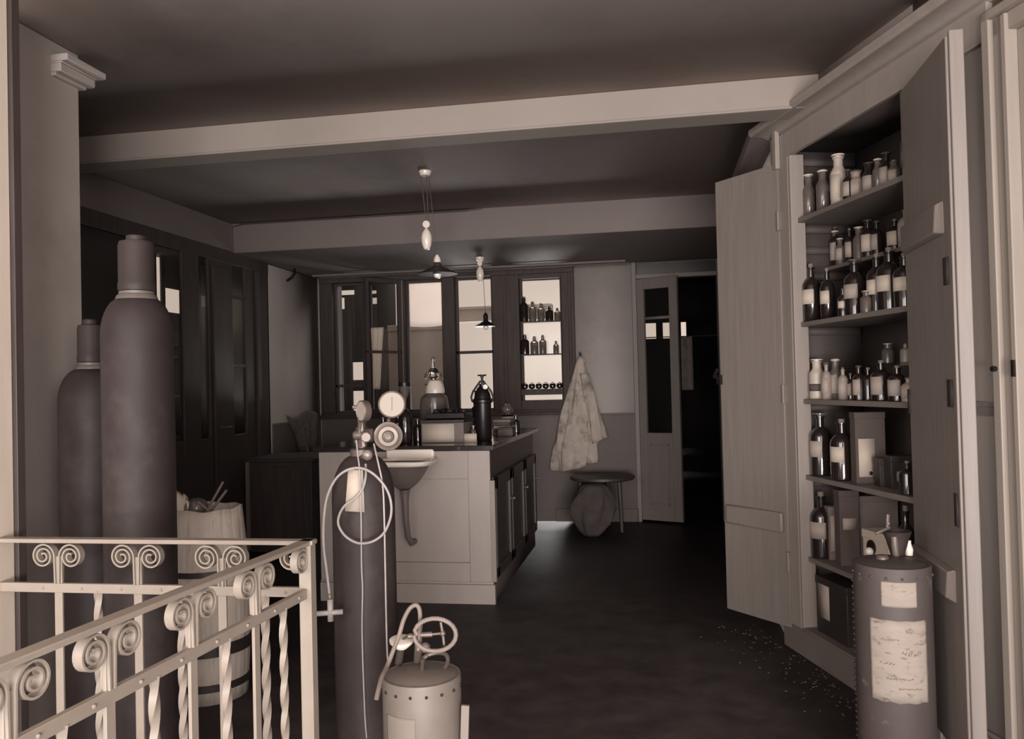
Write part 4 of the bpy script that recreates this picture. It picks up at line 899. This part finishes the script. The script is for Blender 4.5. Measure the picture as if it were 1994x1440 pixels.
obj('hose_loop', MB().tube([at(x+ (6 if i == 0 else 0), y, 2.43+.02*i/22) for i, (x, y) in enumerate(lp)], .0068, 8), 'rubber', s1)
def curved_label(x, y, r, a0, a1, z0, z1, m, parent, name='paper_label', jag=0):
    R = r+.0012
    return obj(name, MB().grid(22, 10, lambda a, b_: (x+R*cos(a0+(a1-a0)*a)*1, y+R*sin(a0+(a1-a0)*a), z0+(z1-z0)*b_+(jag*sin(a*23)*(.5 if b_ > .99 else 1 if b_ < .01 else 0)))), m, parent, solid=.0008)
fc = atan2(0-sdy, 0-sdx)        # direction from drum to camera
curved_label(sdx, sdy, sdr, fc-1.05, fc-.18, .22, .345, 'drum_label', s1)
o = obj('wooden_board', MB().box((-.012, -.006, 0), (.012, .006, .36), M=Matrix.Translation((sdx+.123, sdy-.035, 0)) @ Matrix.Rotation(radians(3), 4, 'Y')), 'trim_paint', bevel=.002); tag(o, 'pale wooden slat standing against the right side of the squat drum', 'slat')

rdx, rdy, rdr, rdh = .735, 2.86, .118, .69
s2 = drum(rdx, rdy, rdr, rdh, 'drum_dark', 'tall grey metal drum with two paper labels in front of the cupboard', 'drum_dark', nr=16)
fc = atan2(-rdy, -rdx)
sm = MB(); sa = fc-1.45
for i in range(34): sm.sphere((rdx+cos(sa)*(rdr+.001), rdy+sin(sa)*(rdr+.001), .02+i*.0195), .0055, 6)
tag(obj('seam_rivets', sm, 'tin_dark', s2), None, None, kind='stuff')
curved_label(rdx, rdy, rdr, fc-.28, fc+.62, .572, .65, 'paper_worn', s2)
curved_label(rdx, rdy, rdr, fc-.62, fc+.90, .275, .53, 'paper_worn', s2, jag=.0018)
sc = MB(); random.seed(11)
for zc, a0_, n_s, amp in ((.43, .18, 7, .011), (.395, -.35, 5, .005), (.35, -.2, 9, .005), (.32, .1, 8, .004), (.47, -.3, 6, .004)):
    for k in range(n_s):
        a_ = fc+a0_+k*.075; R_ = rdr+.0024; pl = []
        for q_ in range(5): th = a_+q_*.014; pl.append((rdx+R_*cos(th), rdy+R_*sin(th), zc+amp*random.uniform(-.8, .8)))
        sc.tube(pl, .0009, 5)
tag(obj('faded_writing', sc, 'card_mid', s2), None, None, kind='stuff')
DR = 2.66
def PR(x, y, d=DR): return at(x, y, d)
vv = obj('valve', MB().tube([atZ(1745, 1085, rdh+.005), PR(1742, 1062, 2.72), PR(1741, 1045, 2.72)], .012, 12).tube([PR(1705, 1040, 2.70), PR(1720, 1033, 2.70), PR(1732, 1028, 2.71)], .005, 8).tube([PR(1728, 1030, 2.71), PR(1729, 1002, 2.71)], .006, 8).sphere(PR(1729, 1020, 2.71), .008, 12), 'brass_dull', s2)
fp = atZ(1748, 1083, rdh+.004)
obj('funnel_guard', MB().lathe([(.020, 0), (.026, .02), (.034, .05), (.044, .078), (.046, .084), (.038, .084), (.03, .05)], fp, 28), 'steel_dark', s2)
obj('filler_cap', MB().lathe([(.012, 0), (.014, .02), (.008, .04), (.008, .05)], atZ(1770, 1082, rdh+.004), 16), 'porcelain', s2)
obj('bung', MB().lathe([(.02, 0), (.02, .012), (.014, .018)], atZ(1718, 1092, rdh+.004), 18), 'brass_dull', s2)

# ================================================================== stair railing
rl = empty('stair_railing', (-.93, 2.054, 0)); tag(rl, 'white wrought iron stair railing with paired scrolls in the left foreground', 'railing')
A = Vector((-.925, 2.054, 0)); Bk = Vector((-1.845, 2.046, 0)); Sd = Vector((-1.005, .86, 0)); RT, R2 = .90, .775
def bar(p, q, w_, t_, z0, z1):   # flat bar between two plan points
    d = (q-p).normalized(); n_ = Vector((-d.y, d.x, 0)); mb = MB()
    a_, b_ = p-n_*w_/2, p+n_*w_/2; c_, e_ = q+n_*w_/2, q-n_*w_/2
    mb.prism([(v.x, v.y) for v in (a_, b_, c_, e_)], z0, z1); return mb
for P_, Q_ in ((A, Bk), (A, Sd)):
    dd_ = (Q_-P_).normalized()
    obj('handrail', bar(P_-dd_*.022, Q_, .034, 0, RT-.012, RT), 'iron_white', rl, .002)
    obj('cross_rail', bar(P_, Q_, .014, 0, R2-.026, R2), 'iron_white', rl, .0015)
    obj('bottom_rail', bar(P_, Q_, .014, 0, .08, .105), 'iron_white', rl, .0015)
    n_ = Vector((-dd_.y, dd_.x, 0))
    for i in range(int((Q_-P_).length/.12)): 
        obj('rivet', MB().sphere(tuple(P_+dd_*(.06+.12*i)+n_*.007+Vector((0, 0, R2-.013))), .0045, 8).sphere(tuple(P_+dd_*(.06+.12*i)-n_*.007+Vector((0, 0, R2-.013))), .0045, 8), 'iron_white', rl)
obj('newel', MB().box((A.x-.017, A.y-.017, 0), (A.x+.017, A.y+.017, RT-.01)), 'iron_white', rl, .002)
def scroll(p, d, s_):
    """one scroll springing from the head of the upright at p, curling to side s_ of direction d"""
    n_ = Vector((-d.y, d.x, 0)); R0 = .0335; cxp = .009+R0; zc = RT-.016-R0; pts = [Vector((p.x, p.y, R2))+d*s_*.006, Vector((p.x, p.y, zc-.02))+d*s_*.0075]
    T = 2*pi*2.35
    for i in range(60):
        f_ = i/59; th = pi-T*f_; R_ = R0*(1-f_)**.9+.0045*f_+.0015
        pts.append(p+d*s_*(cxp+R_*cos(th))+Vector((0, 0, zc+R_*sin(th))))
    return MB().ribbon(pts, n_, .020, .0042)
def twisted(p, d, z0, z1):
    n = 40; vs = []; fs = []
    for i in range(n+1):
        z = z0+(z1-z0)*i/n; ang = 2*pi*2.2*i/n
        for k in range(4):
            t_ = ang+pi/4+k*pi/2; a_ = cos(t_)*.007; b_ = sin(t_)*.005
            vs.append(p+d*((a_+cos(t_)*.0075)*.85)+Vector((-d.y, d.x, 0))*(b_+sin(t_)*.005)+Vector((0, 0, z)))
    for i in range(n):
        for k in range(4): fs.append((i*4+k, i*4+(k+1)%4, i*4+4+(k+1)%4, i*4+4+k))
    fs += [[0,1,2,3], [n*4+k for k in range(4)]]
    mb = MB(); mb.add(vs, fs); return mb
db = (Bk-A).normalized(); dsd = (Sd-A).normalized()
def upright(p, d, w_=.024): 
    n_ = Vector((-d.y, d.x, 0)); mb = MB(); a_, b_, c_, e_ = p-d*w_/2-n_*.004, p+d*w_/2-n_*.004, p+d*w_/2+n_*.004, p-d*w_/2+n_*.004
    mb.prism([(v.x, v.y) for v in (a_, b_, c_, e_)], .10, RT-.05); return mb
tb = [.243, .492, .735]
for s_ in tb:
    p = A+db*s_; obj('upright', upright(p, db), 'iron_white', rl, .0015)
    for k in (-1, 1): obj('scroll', scroll(p, db, k), 'iron_white', rl)
obj('scroll', scroll(A+db*.0, db, 1), 'iron_white', rl)
for s_ in (.122, .365, .615): obj('twisted_bar', twisted(A+db*s_, db, .10, R2-.02), 'iron_white', rl)
ts = [.255, .495, .735, .95, 1.16]
for s_ in ts:
    p = A+dsd*s_; obj('upright', upright(p, dsd), 'iron_white', rl, .0015)
    for k in (-1, 1): obj('scroll', scroll(p, dsd, k), 'iron_white', rl)
obj('scroll', scroll(A, dsd, 1), 'iron_white', rl)
for s_ in (.13, .375, .615, .845, 1.055): obj('twisted_bar', twisted(A+dsd*s_, dsd, .10, R2-.02), 'iron_white', rl)
bpy.context.view_layer.update()
